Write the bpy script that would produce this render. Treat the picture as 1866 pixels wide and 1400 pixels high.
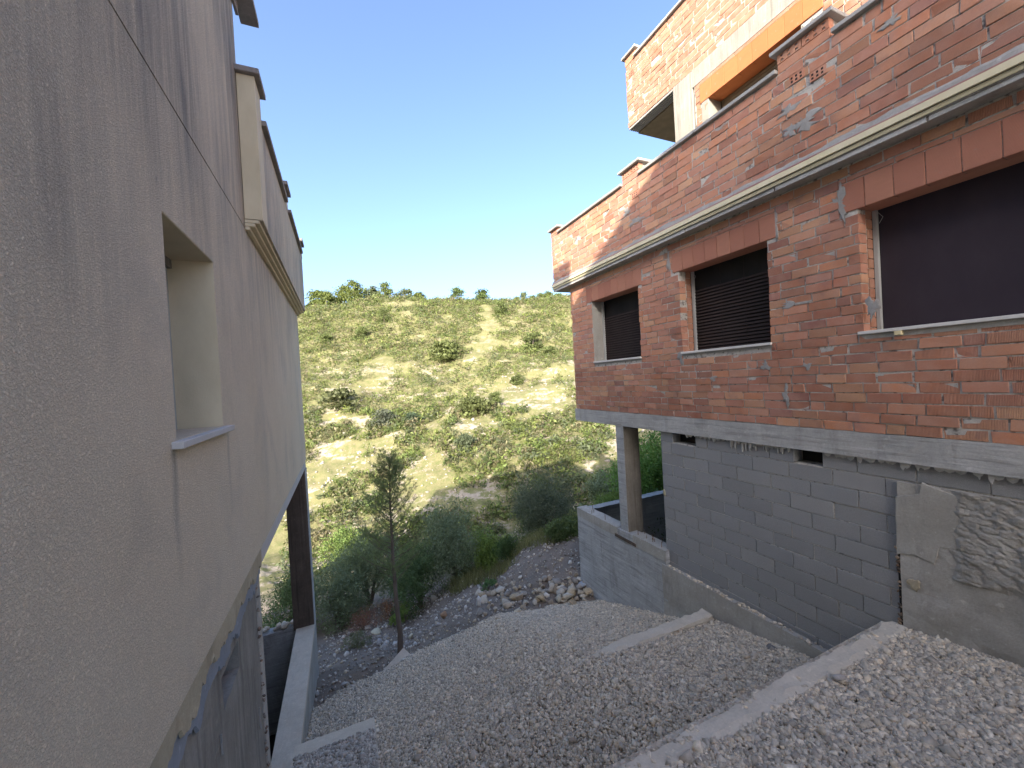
import bpy, math, random
import numpy as np
random.seed(7); RNG = np.random.default_rng(11)
S = bpy.context.scene
for o in list(bpy.data.objects): bpy.data.objects.remove(o)
COL = S.collection

# ---------------------------------------------------------------- camera
YAW, PITCH, ROLL, FPX = .407, -.011, -.056, 720.0
def axes():
    cy, sy, cp, sp = math.cos(YAW), math.sin(YAW), math.cos(PITCH), math.sin(PITCH)
    f = np.array([sy*cp, cy*cp, sp]); r = np.array([cy, -sy, 0.]); u = np.cross(r, f)
    c, s = math.cos(ROLL), math.sin(ROLL)
    return c*r+s*u, -s*r+c*u, f
CR, CU, CF = axes()
from mathutils import Matrix, Vector
cam = bpy.data.cameras.new('camera'); camo = bpy.data.objects.new('camera', cam); COL.objects.link(camo)
M = Matrix(((CR[0], CU[0], -CF[0], 0), (CR[1], CU[1], -CF[1], 0), (CR[2], CU[2], -CF[2], 0), (0, 0, 0, 1)))
camo.matrix_world = M
cam.sensor_fit = 'HORIZONTAL'; cam.sensor_width = 36; cam.lens = FPX/1866*36
cam.clip_start = .05; cam.clip_end = 2000
S.camera = camo

# ---------------------------------------------------------------- light
SD = np.array([1., 1.3, -.75]); SD /= np.linalg.norm(SD)      # direction the sunlight travels
SUN_EL = math.asin(-SD[2]); SUN_AZ = math.atan2(-SD[0], -SD[1])   # azimuth from +Y towards +X
w = bpy.data.worlds.new('World'); S.world = w; w.use_nodes = True
nt = w.node_tree; nt.nodes.clear()
sky = nt.nodes.new('ShaderNodeTexSky'); sky.sky_type = 'NISHITA'; sky.sun_disc = False
sky.sun_elevation = SUN_EL; sky.sun_rotation = SUN_AZ % (2*math.pi); sky.air_density = .7; sky.dust_density = 3.8; sky.ozone_density = 2.6
bg = nt.nodes.new('ShaderNodeBackground'); bg.inputs[1].default_value = .096
wo = nt.nodes.new('ShaderNodeOutputWorld'); nt.links.new(sky.outputs[0], bg.inputs[0]); nt.links.new(bg.outputs[0], wo.inputs[0])
sl = bpy.data.lights.new('sun', 'SUN'); sl.energy = 2.0; sl.angle = math.radians(.53); sl.color = (1., .93, .80)
so = bpy.data.objects.new('sun', sl); COL.objects.link(so)
so.rotation_euler = Vector(SD).to_track_quat('-Z', 'Y').to_euler()
S.view_settings.view_transform = 'Standard'; S.view_settings.look = 'None'; S.view_settings.gamma = 1
S.view_settings.use_curve_mapping = False; S.view_settings.exposure = 2.62
S.render.engine = 'CYCLES'

# ---------------------------------------------------------------- pixel helpers (used to measure where things stand)
def ray(x, y): return CR*(x-933)/FPX - CU*(y-700)/FPX + CF
def atX(x, y, X): d = ray(x, y); return d*X/d[0]
def atY(x, y, Y): d = ray(x, y); return d*Y/d[1]
def atZ(x, y, Z): d = ray(x, y); return d*Z/d[2]
def proj(P):
    P = np.asarray(P, float); z = P@CF
    return 933+FPX*(P@CR)/z, 700-FPX*(P@CU)/z, z

# ---------------------------------------------------------------- noise
_perm = np.random.default_rng(3).random((256, 256))
def vnoise(x, y):
    x = np.asarray(x, float); y = np.asarray(y, float)
    xi = np.floor(x).astype(int); yi = np.floor(y).astype(int); fx = x-xi; fy = y-yi
    fx = fx*fx*(3-2*fx); fy = fy*fy*(3-2*fy)
    g = lambda a, b: _perm[a % 256, b % 256]
    return (g(xi, yi)*(1-fx)+g(xi+1, yi)*fx)*(1-fy)+(g(xi, yi+1)*(1-fx)+g(xi+1, yi+1)*fx)*fy
def fbm(x, y, o=4):
    a, s, t = .5, 0, 0
    for i in range(o): s = s+a*vnoise(x*2**i+17*i, y*2**i+5*i); t += a; a *= .5
    return s/t

# ---------------------------------------------------------------- object helpers
WL = {}
def put(o, parent, loc):
    loc = np.array(loc, float); WL[o.name] = loc
    COL.objects.link(o)
    if parent is not None:
        o.parent = parent; o.location = loc-WL[parent.name]
    else: o.location = loc
def tag(o, label=None, cat=None, group=None, kind=None):
    if label: o['label'] = label
    if cat: o['category'] = cat
    if group: o['group'] = group
    if kind: o['kind'] = kind
    return o
def thing(name, loc, label, cat, group=None):
    o = bpy.data.objects.new(name, None); o.empty_display_size = .2
    put(o, None, loc); return tag(o, label, cat, group)
def mesh_np(name, V, F, mats, smooth=False, colors=None, fm=None):
    """V (n,3); F (m,k) array or list of lists"""
    me = bpy.data.meshes.new(name)
    V = np.asarray(V, np.float32)
    if isinstance(F, np.ndarray):
        n, k = F.shape
        me.vertices.add(len(V)); me.vertices.foreach_set('co', V.ravel())
        me.loops.add(n*k); me.loops.foreach_set('vertex_index', F.ravel().astype(np.int32))
        me.polygons.add(n); me.polygons.foreach_set('loop_start', np.arange(0, n*k, k, dtype=np.int32))
        me.polygons.foreach_set('loop_total', np.full(n, k, np.int32))
        me.update(calc_edges=True)
    else:
        me.from_pydata([tuple(map(float, v)) for v in V], [], [tuple(int(i) for i in f) for f in F]); me.update()
    if not isinstance(mats, (list, tuple)): mats = [mats]
    for m in mats: me.materials.append(m)
    if fm is not None: me.polygons.foreach_set('material_index', np.asarray(fm, np.int32))
    if smooth: me.polygons.foreach_set('use_smooth', np.ones(len(me.polygons), bool))
    if colors is not None:
        ca = me.color_attributes.new('tint', 'FLOAT_COLOR', 'POINT')
        c4 = np.ones((len(V), 4), np.float32); c4[:, :3] = colors
        ca.data.foreach_set('color', c4.ravel())
    return me
def obj(name, V, F, mat, parent=None, origin=None, **kw):
    V = np.asarray(V, float)
    if origin is None: origin = V.mean(0) if parent is None else (V.min(0)+V.max(0))/2
    me = mesh_np(name, V-np.array(origin), F, mat, **kw)
    o = bpy.data.objects.new(name, me); put(o, parent, origin); return o
class MB:
    def __init__(s): s.V = []; s.F = []
    def add(s, V, F):
        b = len(s.V); s.V += [tuple(v) for v in V]; s.F += [[i+b for i in f] for f in F]
    def box(s, x0, x1, y0, y1, z0, z1, bev=0):
        V, F = boxgeo(x0, x1, y0, y1, z0, z1, bev); s.add(V, F); return s
    def quad(s, *p): s.add(p, [list(range(len(p)))]); return s
    def build(s, name, mat, parent=None, origin=None, **kw): return obj(name, s.V, s.F, mat, parent, origin, **kw)
def boxgeo(x0, x1, y0, y1, z0, z1, bev=0):
    if not bev:
        V = [(x, y, z) for x in (x0, x1) for y in (y0, y1) for z in (z0, z1)]
        return V, [[0, 1, 3, 2], [4, 6, 7, 5], [0, 4, 5, 1], [2, 3, 7, 6], [0, 2, 6, 4], [1, 5, 7, 3]]
    b = bev; V = []; lo = (x0, y0, z0); hi = (x1, y1, z1); idx = {}
    for c in range(8):
        s = [(c >> i) & 1 for i in range(3)]
        for ax in range(3):
            p = [0]*3
            for i in range(3):
                p[i] = (hi[i] if s[i] else lo[i])
                if i != ax: p[i] += (-b if s[i] else b)
            idx[(c, ax)] = len(V); V.append(p)
    F = []
    for ax in range(3):
        o = [i for i in range(3) if i != ax]
        for sgn in (0, 1):
            q = []
            for (a, bb) in ((0, 0), (1, 0), (1, 1), (0, 1)):
                c = (sgn << ax) | (a << o[0]) | (bb << o[1]); q.append(idx[(c, ax)])
            flip = (sgn == 0) != (ax == 1)
            F.append(q[::-1] if flip else q)
    for ax in range(3):       # edges parallel to ax
        o = [i for i in range(3) if i != ax]
        for a in (0, 1):
            for bb in (0, 1):
                c0 = (a << o[0]) | (bb << o[1]); c1 = c0 | (1 << ax)
                q = [idx[(c0, o[0])], idx[(c0, o[1])], idx[(c1, o[1])], idx[(c1, o[0])]]
                F.append(q)
    for c in range(8): F.append([idx[(c, 0)], idx[(c, 1)], idx[(c, 2)]])
    # fix orientation
    cen = np.array([(x0+x1)/2, (y0+y1)/2, (z0+z1)/2]); VV = np.array(V)
    out = []
    for f in F:
        p = VV[f]; n = np.cross(p[1]-p[0], p[2]-p[0])
        out.append(f if n@(p.mean(0)-cen) > 0 else f[::-1])
    return V, out
def box(name, x0, x1, y0, y1, z0, z1, mat, parent=None, bev=0, **kw):
    V, F = boxgeo(x0, x1, y0, y1, z0, z1, bev); return obj(name, V, F, mat, parent, **kw)
def wallgrid(P, u0, u1, v0, v1, holes, depth, step=None, jit=0):
    """front face with rectangular holes; P(u,v,d) -> xyz; d = depth into the wall"""
    us = sorted({u0, u1, *[h[0] for h in holes], *[h[1] for h in holes]}); vs = sorted({v0, v1, *[h[2] for h in holes], *[h[3] for h in holes]})
    def refine(a):
        if not step: return a
        o = []
        for p, q in zip(a[:-1], a[1:]):
            n = max(1, int(round((q-p)/step))); o += [p+(q-p)*i/n for i in range(n)]
        return o+[a[-1]]
    us, vs = refine(us), refine(vs)
    V = []; F = []; ix = {}
    def vid(i, j, d=0):
        k = (i, j, d)
        if k not in ix: ix[k] = len(V); V.append(P(us[i], vs[j], d))
        return ix[k]
    def hole(i, j):
        if i < 0 or j < 0 or i >= len(us)-1 or j >= len(vs)-1: return None
        a, b = (us[i]+us[i+1])/2, (vs[j]+vs[j+1])/2
        return any(h[0] < a < h[1] and h[2] < b < h[3] for h in holes)
    for i in range(len(us)-1):
        for j in range(len(vs)-1):
            if not hole(i, j): F.append([vid(i, j), vid(i+1, j), vid(i+1, j+1), vid(i, j+1)])
            for di, dj, e in ((-1, 0, ((i, j), (i, j+1))), (1, 0, ((i+1, j+1), (i+1, j))), (0, -1, ((i+1, j), (i, j))), (0, 1, ((i, j+1), (i+1, j+1)))):
                hh, nb = hole(i, j), hole(i+di, j+dj)
                if (not hh) and (nb is True or nb is None):
                    (a, b), (c, d) = e
                    F.append([vid(a, b), vid(c, d), vid(c, d, depth), vid(a, b, depth)])
    return V, F

# ---------------------------------------------------------------- materials
def mat(name): 
    m = bpy.data.materials.new(name); m.use_nodes = True; t = m.node_tree; t.nodes.clear()
    o = t.nodes.new('ShaderNodeOutputMaterial'); b = t.nodes.new('ShaderNodeBsdfPrincipled'); t.links.new(b.outputs[0], o.inputs[0])
    b.inputs['Specular IOR Level'].default_value = .25; b.inputs['Roughness'].default_value = .9
    return m, NT(t, b, o)
class NT:
    def __init__(s, t, b, o): s.t, s.b, s.o = t, b, o; s._c = None
    def n(s, typ, **kw):
        x = s.t.nodes.new('ShaderNode'+typ)
        for k, v in kw.items(): setattr(x, k, v)
        return x
    def L(s, a, b): s.t.links.new(a, b)
    def val(s, sock, v):
        if hasattr(v, 'bl_idname') or hasattr(v, 'is_linked'): s.L(v, sock)
        else: sock.default_value = v
    def pos(s):
        return s.n('NewGeometry').outputs['Position']
    def mapv(s, vec, scale=(1, 1, 1), loc=(0, 0, 0)):
        m = s.n('Mapping'); s.L(vec, m.inputs[0]); m.inputs['Scale'].default_value = scale; m.inputs['Location'].default_value = loc; return m.outputs[0]
    def noise(s, vec, sc, det=4, rough=.55, dist=0):
        x = s.n('TexNoise'); s.L(vec, x.inputs['Vector']); x.inputs['Scale'].default_value = sc; x.inputs['Detail'].default_value = det
        x.inputs['Roughness'].default_value = rough; x.inputs['Distortion'].default_value = dist; return x.outputs['Fac']
    def vor(s, vec, sc, out='Distance', feat='F1', rnd=1):
        x = s.n('TexVoronoi', feature=feat); s.L(vec, x.inputs['Vector']); x.inputs['Scale'].default_value = sc; x.inputs['Randomness'].default_value = rnd; return x.outputs[out]
    def wave(s, vec, sc, axis='Z', dist=0, prof='SIN'):
        x = s.n('TexWave', bands_direction=axis, wave_profile=prof); s.L(vec, x.inputs['Vector']); x.inputs['Scale'].default_value = sc
        x.inputs['Distortion'].default_value = dist; x.inputs['Detail'].default_value = 1; return x.outputs['Fac']
    def ramp(s, f, stops, interp='LINEAR'):
        r = s.n('ValToRGB'); s.L(f, r.inputs[0]); r.color_ramp.interpolation = interp; e = r.color_ramp.elements
        while len(e) < len(stops): e.new(.5)
        for k, (p, c) in zip(e, stops):
            k.position = p; k.color = (*(c if hasattr(c, '__len__') else (c, c, c)), 1)
        return r.outputs[0]
    def mix(s, f, a, b, mode='MIX'):
        m = s.n('Mix', data_type='RGBA', blend_type=mode); s.val(m.inputs[0], f)
        for i, v in ((6, a), (7, b)):
            if hasattr(v, 'is_linked'): s.L(v, m.inputs[i])
            else: m.inputs[i].default_value = (*v, 1)
        return m.outputs[2]
    def math(s, op, a, b=0, c=None, clamp=False):
        m = s.n('Math', operation=op, use_clamp=clamp); s.val(m.inputs[0], a); s.val(m.inputs[1], b)
        if c is not None: s.val(m.inputs[2], c)
        return m.outputs[0]
    def rng(s, f, a, b, c=0, d=1):
        m = s.n('MapRange', clamp=True); s.val(m.inputs[0], f)
        for i, v in enumerate((a, b, c, d)): m.inputs[i+1].default_value = v
        return m.outputs[0]
    def xyz(s, vec):
        x = s.n('SeparateXYZ'); s.L(vec, x.inputs[0]); return x.outputs
    def bump(s, h, dist=.01, st=1, prev=None):
        b = s.n('Bump'); s.L(h, b.inputs['Height']); b.inputs['Distance'].default_value = dist; b.inputs['Strength'].default_value = st
        if prev: s.L(prev, b.inputs['Normal'])
        return b.outputs[0]
    def out(s, col=None, normal=None, rough=None):
        if col is not None: s.val(s.b.inputs['Base Color'], col if hasattr(col, 'is_linked') else (*col, 1))
        if normal is not None: s.L(normal, s.b.inputs['Normal'])
        if rough is not None: s.val(s.b.inputs['Roughness'], rough)
    def rand(s):
        a = s.n('ObjectInfo').outputs['Random']; b = s.n('NewGeometry').outputs['Random Per Island']
        return s.math('FRACT', s.math('ADD', a, b))

MORTAR = (.30, .29, .265)
def m_brick(name, ribs, base=None, smear=.5, ribscale=34):
    m, N = mat(name); p = N.pos(); r = N.rand()
    cols = base or [(0., (.40, .16, .095)), (.12, (.52, .24, .135)), (.24, (.42, .18, .12)), (.36, (.60, .34, .185)), (.48, (.45, .185, .11)), (.6, (.55, .23, .11)), (.7, (.34, .155, .12)), (.8, (.56, .29, .15)), (.9, (.47, .22, .145)), (1., (.44, .17, .10))]
    c = N.ramp(r, cols, 'CONSTANT' if 0 else 'LINEAR')
    n1 = N.noise(p, 9, 5, .6); c = N.mix(N.rng(n1, .35, .7, 0, .55), c, (.52, .32, .235))
    n2 = N.noise(p, 60, 3, .7); c = N.mix(N.rng(n2, .35, .75, 0, .35), c, (.28, .14, .11))
    dark = N.noise(N.mapv(p, (1, 1, 1), (3, 1, 7)), 5, 2); c = N.mix(N.rng(dark, .62, .72, 0, .35), c, (.25, .15, .14))
    # mortar smeared over the faces
    sm = N.noise(N.mapv(p, (1, 1, 1.7), (9, 2, 4)), 6.5, 6, .72, .4); smf = N.rng(sm, .65-.04*smear, .76, 0, .5)
    c = N.mix(smf, c, (.37, .325, .28))
    h = N.noise(p, 120, 4, .7)
    nb = N.bump(h, .002, .7); nb = N.bump(smf, .003, .5, nb)
    if ribs:
        wv = N.wave(p, ribscale, ribs, .12)
        msk = N.rng(N.noise(N.mapv(p, (1, 1, 1), (5, 5, 5)), 1.3, 2), .40, .52, .25, 1)
        wv2 = N.math('MULTIPLY', wv, msk)
        nb = N.bump(wv2, .004, .9, nb)
        c = N.mix(N.math('MULTIPLY', N.math('SUBTRACT', 1., wv), N.math('MULTIPLY', msk, .45)), c, (.16, .06, .04))
    N.out(c, nb, .95); return m
M_BRICK = m_brick('brick_clay', 'Y')
M_BRICKH = m_brick('brick_clay_horizontal_ribs', 'Z', ribscale=30)
M_BRICKS = m_brick('brick_clay_smooth', None)
M_BRICKO = m_brick('brick_clay_orange', None, [(0., (.33, .135, .072)), (.35, (.40, .19, .105)), (.7, (.32, .13, .072)), (1., (.42, .225, .13))], .5)
def m_tile(name, c0, c1, ribs=None):
    m, N = mat(name); p = N.pos(); r = N.rand()
    c = N.mix(r, c0, c1); n = N.noise(N.mapv(p, (1, 1, 3)), 7, 5, .6); c = N.mix(N.rng(n, .35, .8, 0, .5), c, tuple(x*.75 for x in c0))
    sm = N.noise(p, 14, 5, .7); c = N.mix(N.rng(sm, .62, .72, 0, .5), c, (.36, .30, .27))
    nb = N.bump(N.noise(p, 90, 3), .002, .6)
    if ribs:
        wv = N.wave(p, 30, 'Z', .1); nb = N.bump(wv, .004, .8, nb); c = N.mix(N.math('MULTIPLY', N.math('SUBTRACT', 1., wv), .35), c, (.16, .06, .04))
    N.out(c, nb); return m
M_TILE = m_tile('lintel_clay', (.54, .255, .165), (.45, .19, .125), True)
M_TILEO = m_tile('lintel_clay_orange', (.50, .175, .068), (.46, .155, .06))
def m_conc(name, c0, c1, lines=None, bsc=.006, stain=(.16, .15, .13), st=.5, warm=None):
    m, N = mat(name); p = N.pos()
    c = N.mix(N.rng(N.noise(p, 2.2, 6, .65, .3), .3, .7), c0, c1)
    c = N.mix(N.rng(N.noise(N.mapv(p, (2, 2, .5)), 3, 5, .7), .52, .75, 0, st), c, stain)
    c = N.mix(N.rng(N.noise(p, 45, 3, .7), .4, .8, 0, .35), c, tuple(x*.6 for x in c0))
    c = N.mix(N.rng(N.noise(N.mapv(p, (1, 1, 1), (4, 4, 4)), 12, 4, .7), .6, .75, 0, .5), c, tuple(min(1, x*1.5) for x in c1))
    nb = N.bump(N.noise(p, 8, 6, .7), bsc*2, .8); nb = N.bump(N.noise(p, 90, 4, .7), bsc*.5, .8, nb)
    if lines:
        ax, sc = lines; big_ = {'Z': (1.1, 1.1, 16), 'Y': (9, 16, .7), 'X': (16, 9, .7)}[ax]
        ln = N.noise(N.mapv(p, big_, (1, 2, 3)), 1.3, 5, .6, .25); l = N.rng(ln, .40, .47, 0, 1)
        nb = N.bump(ln, .012, .7, nb); c = N.mix(N.rng(ln, .34, .46, .5, 0), c, tuple(x*.55 for x in c0)); c = N.mix(N.rng(ln, .56, .68, 0, .4), c, tuple(min(1, x*1.25) for x in c1))
    pits = N.rng(N.vor(p, 28), 0, .11, 1, 0); pm = N.math('MULTIPLY', pits, N.rng(N.noise(p, 4), .5, .6))
    c = N.mix(N.math('MULTIPLY', pm, .7), c, tuple(x*.35 for x in c0))
    N.out(c, nb, .93); return m
M_BEAM = m_conc('concrete_beam', (.34, .33, .305), (.48, .465, .435), ('Z', 3.3), .005)
M_CONC = m_conc('concrete_grey', (.33, .33, .32), (.47, .47, .46), ('Z', 2.2), .006)
M_CONCW = m_conc('concrete_footing', (.32, .30, .26), (.44, .415, .37), None, .006)
M_KERB = m_conc('concrete_kerb', (.52, .45, .355), (.63, .555, .45), None, .004, (.36, .32, .26), .35)
M_ROUGH = m_conc('concrete_shotcrete', (.31, .29, .255), (.42, .395, .35), None, .012)
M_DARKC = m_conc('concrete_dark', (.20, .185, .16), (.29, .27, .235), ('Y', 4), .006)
M_PILL = m_conc('concrete_pillar_pale', (.27, .25, .21), (.35, .325, .275), ('Y', 6), .003, (.35, .33, .28), .3)
M_COLBROWN = m_conc('concrete_brown', (.085, .065, .05), (.15, .115, .09), ('X', 7), .003, (.05, .04, .03), .5)  # dark brown column concrete, much darker than the pale side plate
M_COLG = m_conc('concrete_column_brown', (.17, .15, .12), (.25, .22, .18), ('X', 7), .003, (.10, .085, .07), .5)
M_COPE = m_conc('coping_stone', (.33, .32, .295), (.42, .405, .375), None, .002, (.30, .29, .27), .3)
M_COPED = m_conc('coping_stone_weathered', (.20, .175, .165), (.30, .27, .25), None, .003, (.10, .09, .09), .5)
M_PATCH = m_conc('mortar_patch', (.27, .26, .24), (.37, .355, .33), None, .006)
M_PATCHB = m_conc('render_patch_beige', (.33, .31, .27), (.40, .38, .335), None, .004)
M_UNDER = m_conc('undercoat_beige', (.34, .29, .20), (.44, .38, .27), None, .006, (.20, .17, .12), .6)
M_UNDERG = m_conc('undercoat_grey', (.21, .23, .26), (.27, .29, .32), None, .004, (.15, .16, .18), .4)
def m_mortar():
    m, N = mat('mortar_joints'); p = N.pos()
    c = N.mix(N.rng(N.noise(p, 11, 5, .7), .3, .7), (.36, .335, .295), (.56, .52, .455))
    c = N.mix(N.rng(N.noise(p, 17, 4), .54, .64, 0, .85), c, (.10, .085, .075))
    N.out(c, N.bump(N.noise(p, 50, 5, .7), .012, .9)); return m
M_MORTAR = m_mortar()
def m_block():
    m, N = mat('concrete_block'); p = N.pos(); r = N.rand()
    c = N.ramp(r, [(0, (.27, .268, .262)), (.3, (.335, .33, .32)), (.6, (.295, .293, .287)), (.8, (.36, .35, .335)), (1, (.285, .288, .29))])
    c = N.mix(N.rng(N.noise(p, 3, 6, .7), .4, .75, 0, .55), c, (.31, .305, .30))
    c = N.mix(N.rng(N.noise(p, 160, 3, .8), .35, .75, 0, .5), c, (.08, .08, .085))
    c = N.mix(N.rng(N.noise(N.mapv(p, (1, 1, 2.5), (2, 2, 2)), 9, 5, .75), .62, .74, 0, .55), c, (.26, .26, .25))
    nb = N.bump(N.noise(p, 190, 3, .8), .004, .8); nb = N.bump(N.noise(p, 18, 4), .004, .5, nb)
    N.out(c, nb, .97); return m
M_BLOCK = m_block()
def m_stucco():
    m, N = mat('stucco_beige'); p = N.pos(); x = N.xyz(p)
    c = N.mix(N.rng(N.noise(p, .9, 4, .6), .3, .7), (.77, .645, .475), (.83, .705, .535))
    # rain dirt: long vertical streaks, strongest high up on the wall
    st = N.noise(N.mapv(p, (1, 1.7, .13)), 3.1, 7, .7, .5); st2 = N.noise(N.mapv(p, (1, 7, .35), (3, 3, 3)), 1.7, 5, .75, .3)
    zone = N.rng(N.noise(N.mapv(p, (1, .8, .5), (2, 5, 1)), .9, 3, .5), .40, .60)
    hi = N.rng(N.math('ADD', x[2], N.math('MULTIPLY', N.noise(N.mapv(p, (1, 1.3, .6)), 1.1, 4), 2.6)), 1.3, 4.0, .06, 1)
    s = N.math('MULTIPLY', N.rng(N.math('ADD', N.math('MULTIPLY', st, .6), N.math('MULTIPLY', st2, .4)), .39, .58), N.math('MULTIPLY', hi, N.rng(zone, 0, 1, .25, 1)))
    c = N.mix(N.math('MULTIPLY', s, .9), c, (.17, .17, .175))
    big = N.rng(N.noise(N.mapv(p, (1, .9, .7), (7, 1, 3)), 1.3, 5, .6, .4), .50, .74, 0, .4); c = N.mix(big, c, (.40, .37, .33))
    spot = N.rng(N.noise(N.mapv(p, (1, 1, .6), (1, 4, 9)), 5.5, 4, .7), .70, .78, 0, .6); c = N.mix(spot, c, (.20, .19, .185))
    # run-off stains below the two ends of the window sill
    def run(y0, wd, k):
        a = N.rng(N.math('ABSOLUTE', N.math('SUBTRACT', N.math('ADD', x[1], N.math('MULTIPLY', N.noise(N.mapv(p, (1, 1, 1)), 3), .10)), y0+.05)), 0, wd, 1, 0)
        b = N.rng(x[2], -1.1, -.28, 0, 1); cc = N.rng(x[2], -.245, -.255, 0, 1)
        return N.math('MULTIPLY', N.math('MULTIPLY', a, b), N.math('MULTIPLY', cc, k))
    c = N.mix(run(2.74, .06, .6), c, (.12, .12, .125)); c = N.mix(run(3.86, .05, .35), c, (.16, .16, .16))
    g = N.noise(p, 105, 4, .65, .6); gr = N.rng(g, .36, .64)
    c = N.mix(N.math('MULTIPLY', N.math('SUBTRACT', 1., gr), .30), c, (.17, .155, .13))
    nb = N.bump(gr, .006, 1.); nb = N.bump(N.noise(p, 2.5, 3), .02, .3, nb)
    N.out(c, nb, .97); return m
M_STUCCO = m_stucco()
def m_smooth(name, c0, c1, b=.002):
    m, N = mat(name); p = N.pos(); c = N.mix(N.rng(N.noise(N.mapv(p, (1, 1, .5)), 4, 5, .6), .3, .7), c0, c1)
    N.out(c, N.bump(N.noise(p, 130, 4, .7), b, .8)); return m
M_REVEAL = m_smooth('stucco_smooth_yellow', (.54, .455, .31), (.64, .55, .39), .003)
M_SOFFIT = m_smooth('soffit_brown', (.20, .15, .09), (.28, .21, .13), .004)
M_CREAM = m_smooth('fascia_cream', (.62, .55, .36), (.72, .65, .46), .002)
M_CREAM2 = m_smooth('fascia_ochre', (.40, .35, .22), (.52, .46, .30), .002)
M_PINK = m_smooth('fascia_pink_strip', (.30, .15, .14), (.38, .20, .18))
M_SILL = m_smooth('marble_sill', (.58, .55, .50), (.66, .63, .58), .001)
M_SILLG = m_smooth('stone_sill_grey', (.42, .40, .38), (.50, .48, .46), .001)
M_GALV = m_smooth('galvanised_frame', (.36, .36, .34), (.46, .46, .43), .001)
M_SLAT = m_smooth('blind_brown', (.030, .021, .018), (.042, .030, .026), .001)
M_PANEL = m_smooth('blind_dark_purple', (.034, .026, .034), (.044, .034, .042), .001)
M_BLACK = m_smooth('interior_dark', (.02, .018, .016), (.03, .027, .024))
M_RIBS = m_smooth('ribbed_grey', (.30, .28, .25), (.38, .36, .32), .002)
M_RUST = m_smooth('rusty_debris', (.16, .09, .055), (.26, .17, .11), .01)
M_WOOD = m_smooth('wood_offcut', (.62, .53, .30), (.70, .60, .36))
M_BARK = m_smooth('bark', (.12, .095, .075), (.20, .165, .135), .01)
def m_ground():
    m, N = mat('ground_soil_limestone'); p = N.pos(); x = N.xyz(p)
    # depth along the valley decides earth near the houses, limestone and dry grass on the hill
    s = N.math('ADD', N.math('MULTIPLY', x[0], .396), N.math('MULTIPLY', x[1], .918))
    big = N.noise(N.mapv(p, (1, 1, 3.5)), .30, 6, .68, .5); fine = N.noise(p, 1.6, 6, .75); tiny = N.noise(p, 9, 5, .75)
    rock = N.mix(N.rng(fine, .35, .65), (.27, .225, .17), (.40, .35, .28))
    rock = N.mix(N.rng(tiny, .45, .7, 0, .6), rock, (.17, .14, .10))
    grass = N.mix(N.rng(tiny, .35, .65), (.135, .13, .052), (.205, .18, .095)); grass = N.mix(N.rng(fine, .45, .65, 0, .8), grass, (.095, .115, .036))
    up = N.rng(s, 48, 68)      # fewer bare patches on the upper hill
    f = N.rng(N.math('ADD', big, N.math('MULTIPLY', N.math('SUBTRACT', fine, .5), .6)), .395, .47, 1, 0)
    f = N.math('MULTIPLY', f, N.math('SUBTRACT', 1., N.math('MULTIPLY', up, .75)))
    hill = N.mix(f, grass, rock)
    soil = N.mix(N.rng(N.noise(p, 1.3, 6, .7), .35, .65), (.15, .12, .095), (.24, .195, .155))
    soil = N.mix(N.rng(N.noise(p, 22, 4, .8), .55, .72, 0, .8), soil, (.33, .29, .24))
    soil = N.mix(N.rng(N.noise(N.mapv(p, (1, 1, 1), (3, 8, 1)), .5, 4), .55, .68, 0, .7), soil, (.22, .155, .10))
    near = N.rng(N.math('ADD', s, N.math('MULTIPLY', N.noise(p, .4), 3)), 17, 21)
    c = N.mix(near, soil, hill)
    nb = N.bump(N.noise(p, 14, 6, .75), .04, .8); N.out(c, nb, .97); return m
M_GROUND = m_ground()
def m_tint(name, rough=.9, trans=0, bump=0, spec=.2):
    m, N = mat(name); a = N.n('VertexColor'); a.layer_name = 'tint'; c = a.outputs[0]; p = N.pos()
    if bump:
        c = N.mix(N.rng(N.noise(p, 26, 5, .7), .35, .7, 0, .4), c, (.16, .14, .115)); N.out(c, N.bump(N.noise(p, 60, 4, .7), bump, .8), rough)
    else: N.out(c, None, rough)
    N.b.inputs['Specular IOR Level'].default_value = spec
    if trans:
        tr = N.n('BsdfTranslucent'); N.L(N.mix(.35, c, (.20, .24, .04)), tr.inputs[0]); mx = N.n('MixShader'); mx.inputs[0].default_value = trans
        N.L(N.b.outputs[0], mx.inputs[1]); N.L(tr.outputs[0], mx.inputs[2]); N.L(mx.outputs[0], N.o.inputs[0])
    return m
M_STONE = m_tint('crushed_limestone', .95, 0, .004)
M_LEAF = m_tint('leaves', .6, .3, 0, .3)
def m_gravelbase():
    m, N = mat('gravel_bed'); p = N.pos(); c = N.ramp(N.vor(p, 26, 'Color'), [(0, (.36, .30, .23)), (.5, (.53, .45, .355)), (1, (.68, .59, .47))])
    N.out(c, N.bump(N.vor(p, 26), .03, 1)); return m
M_GBED = m_gravelbase()

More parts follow.
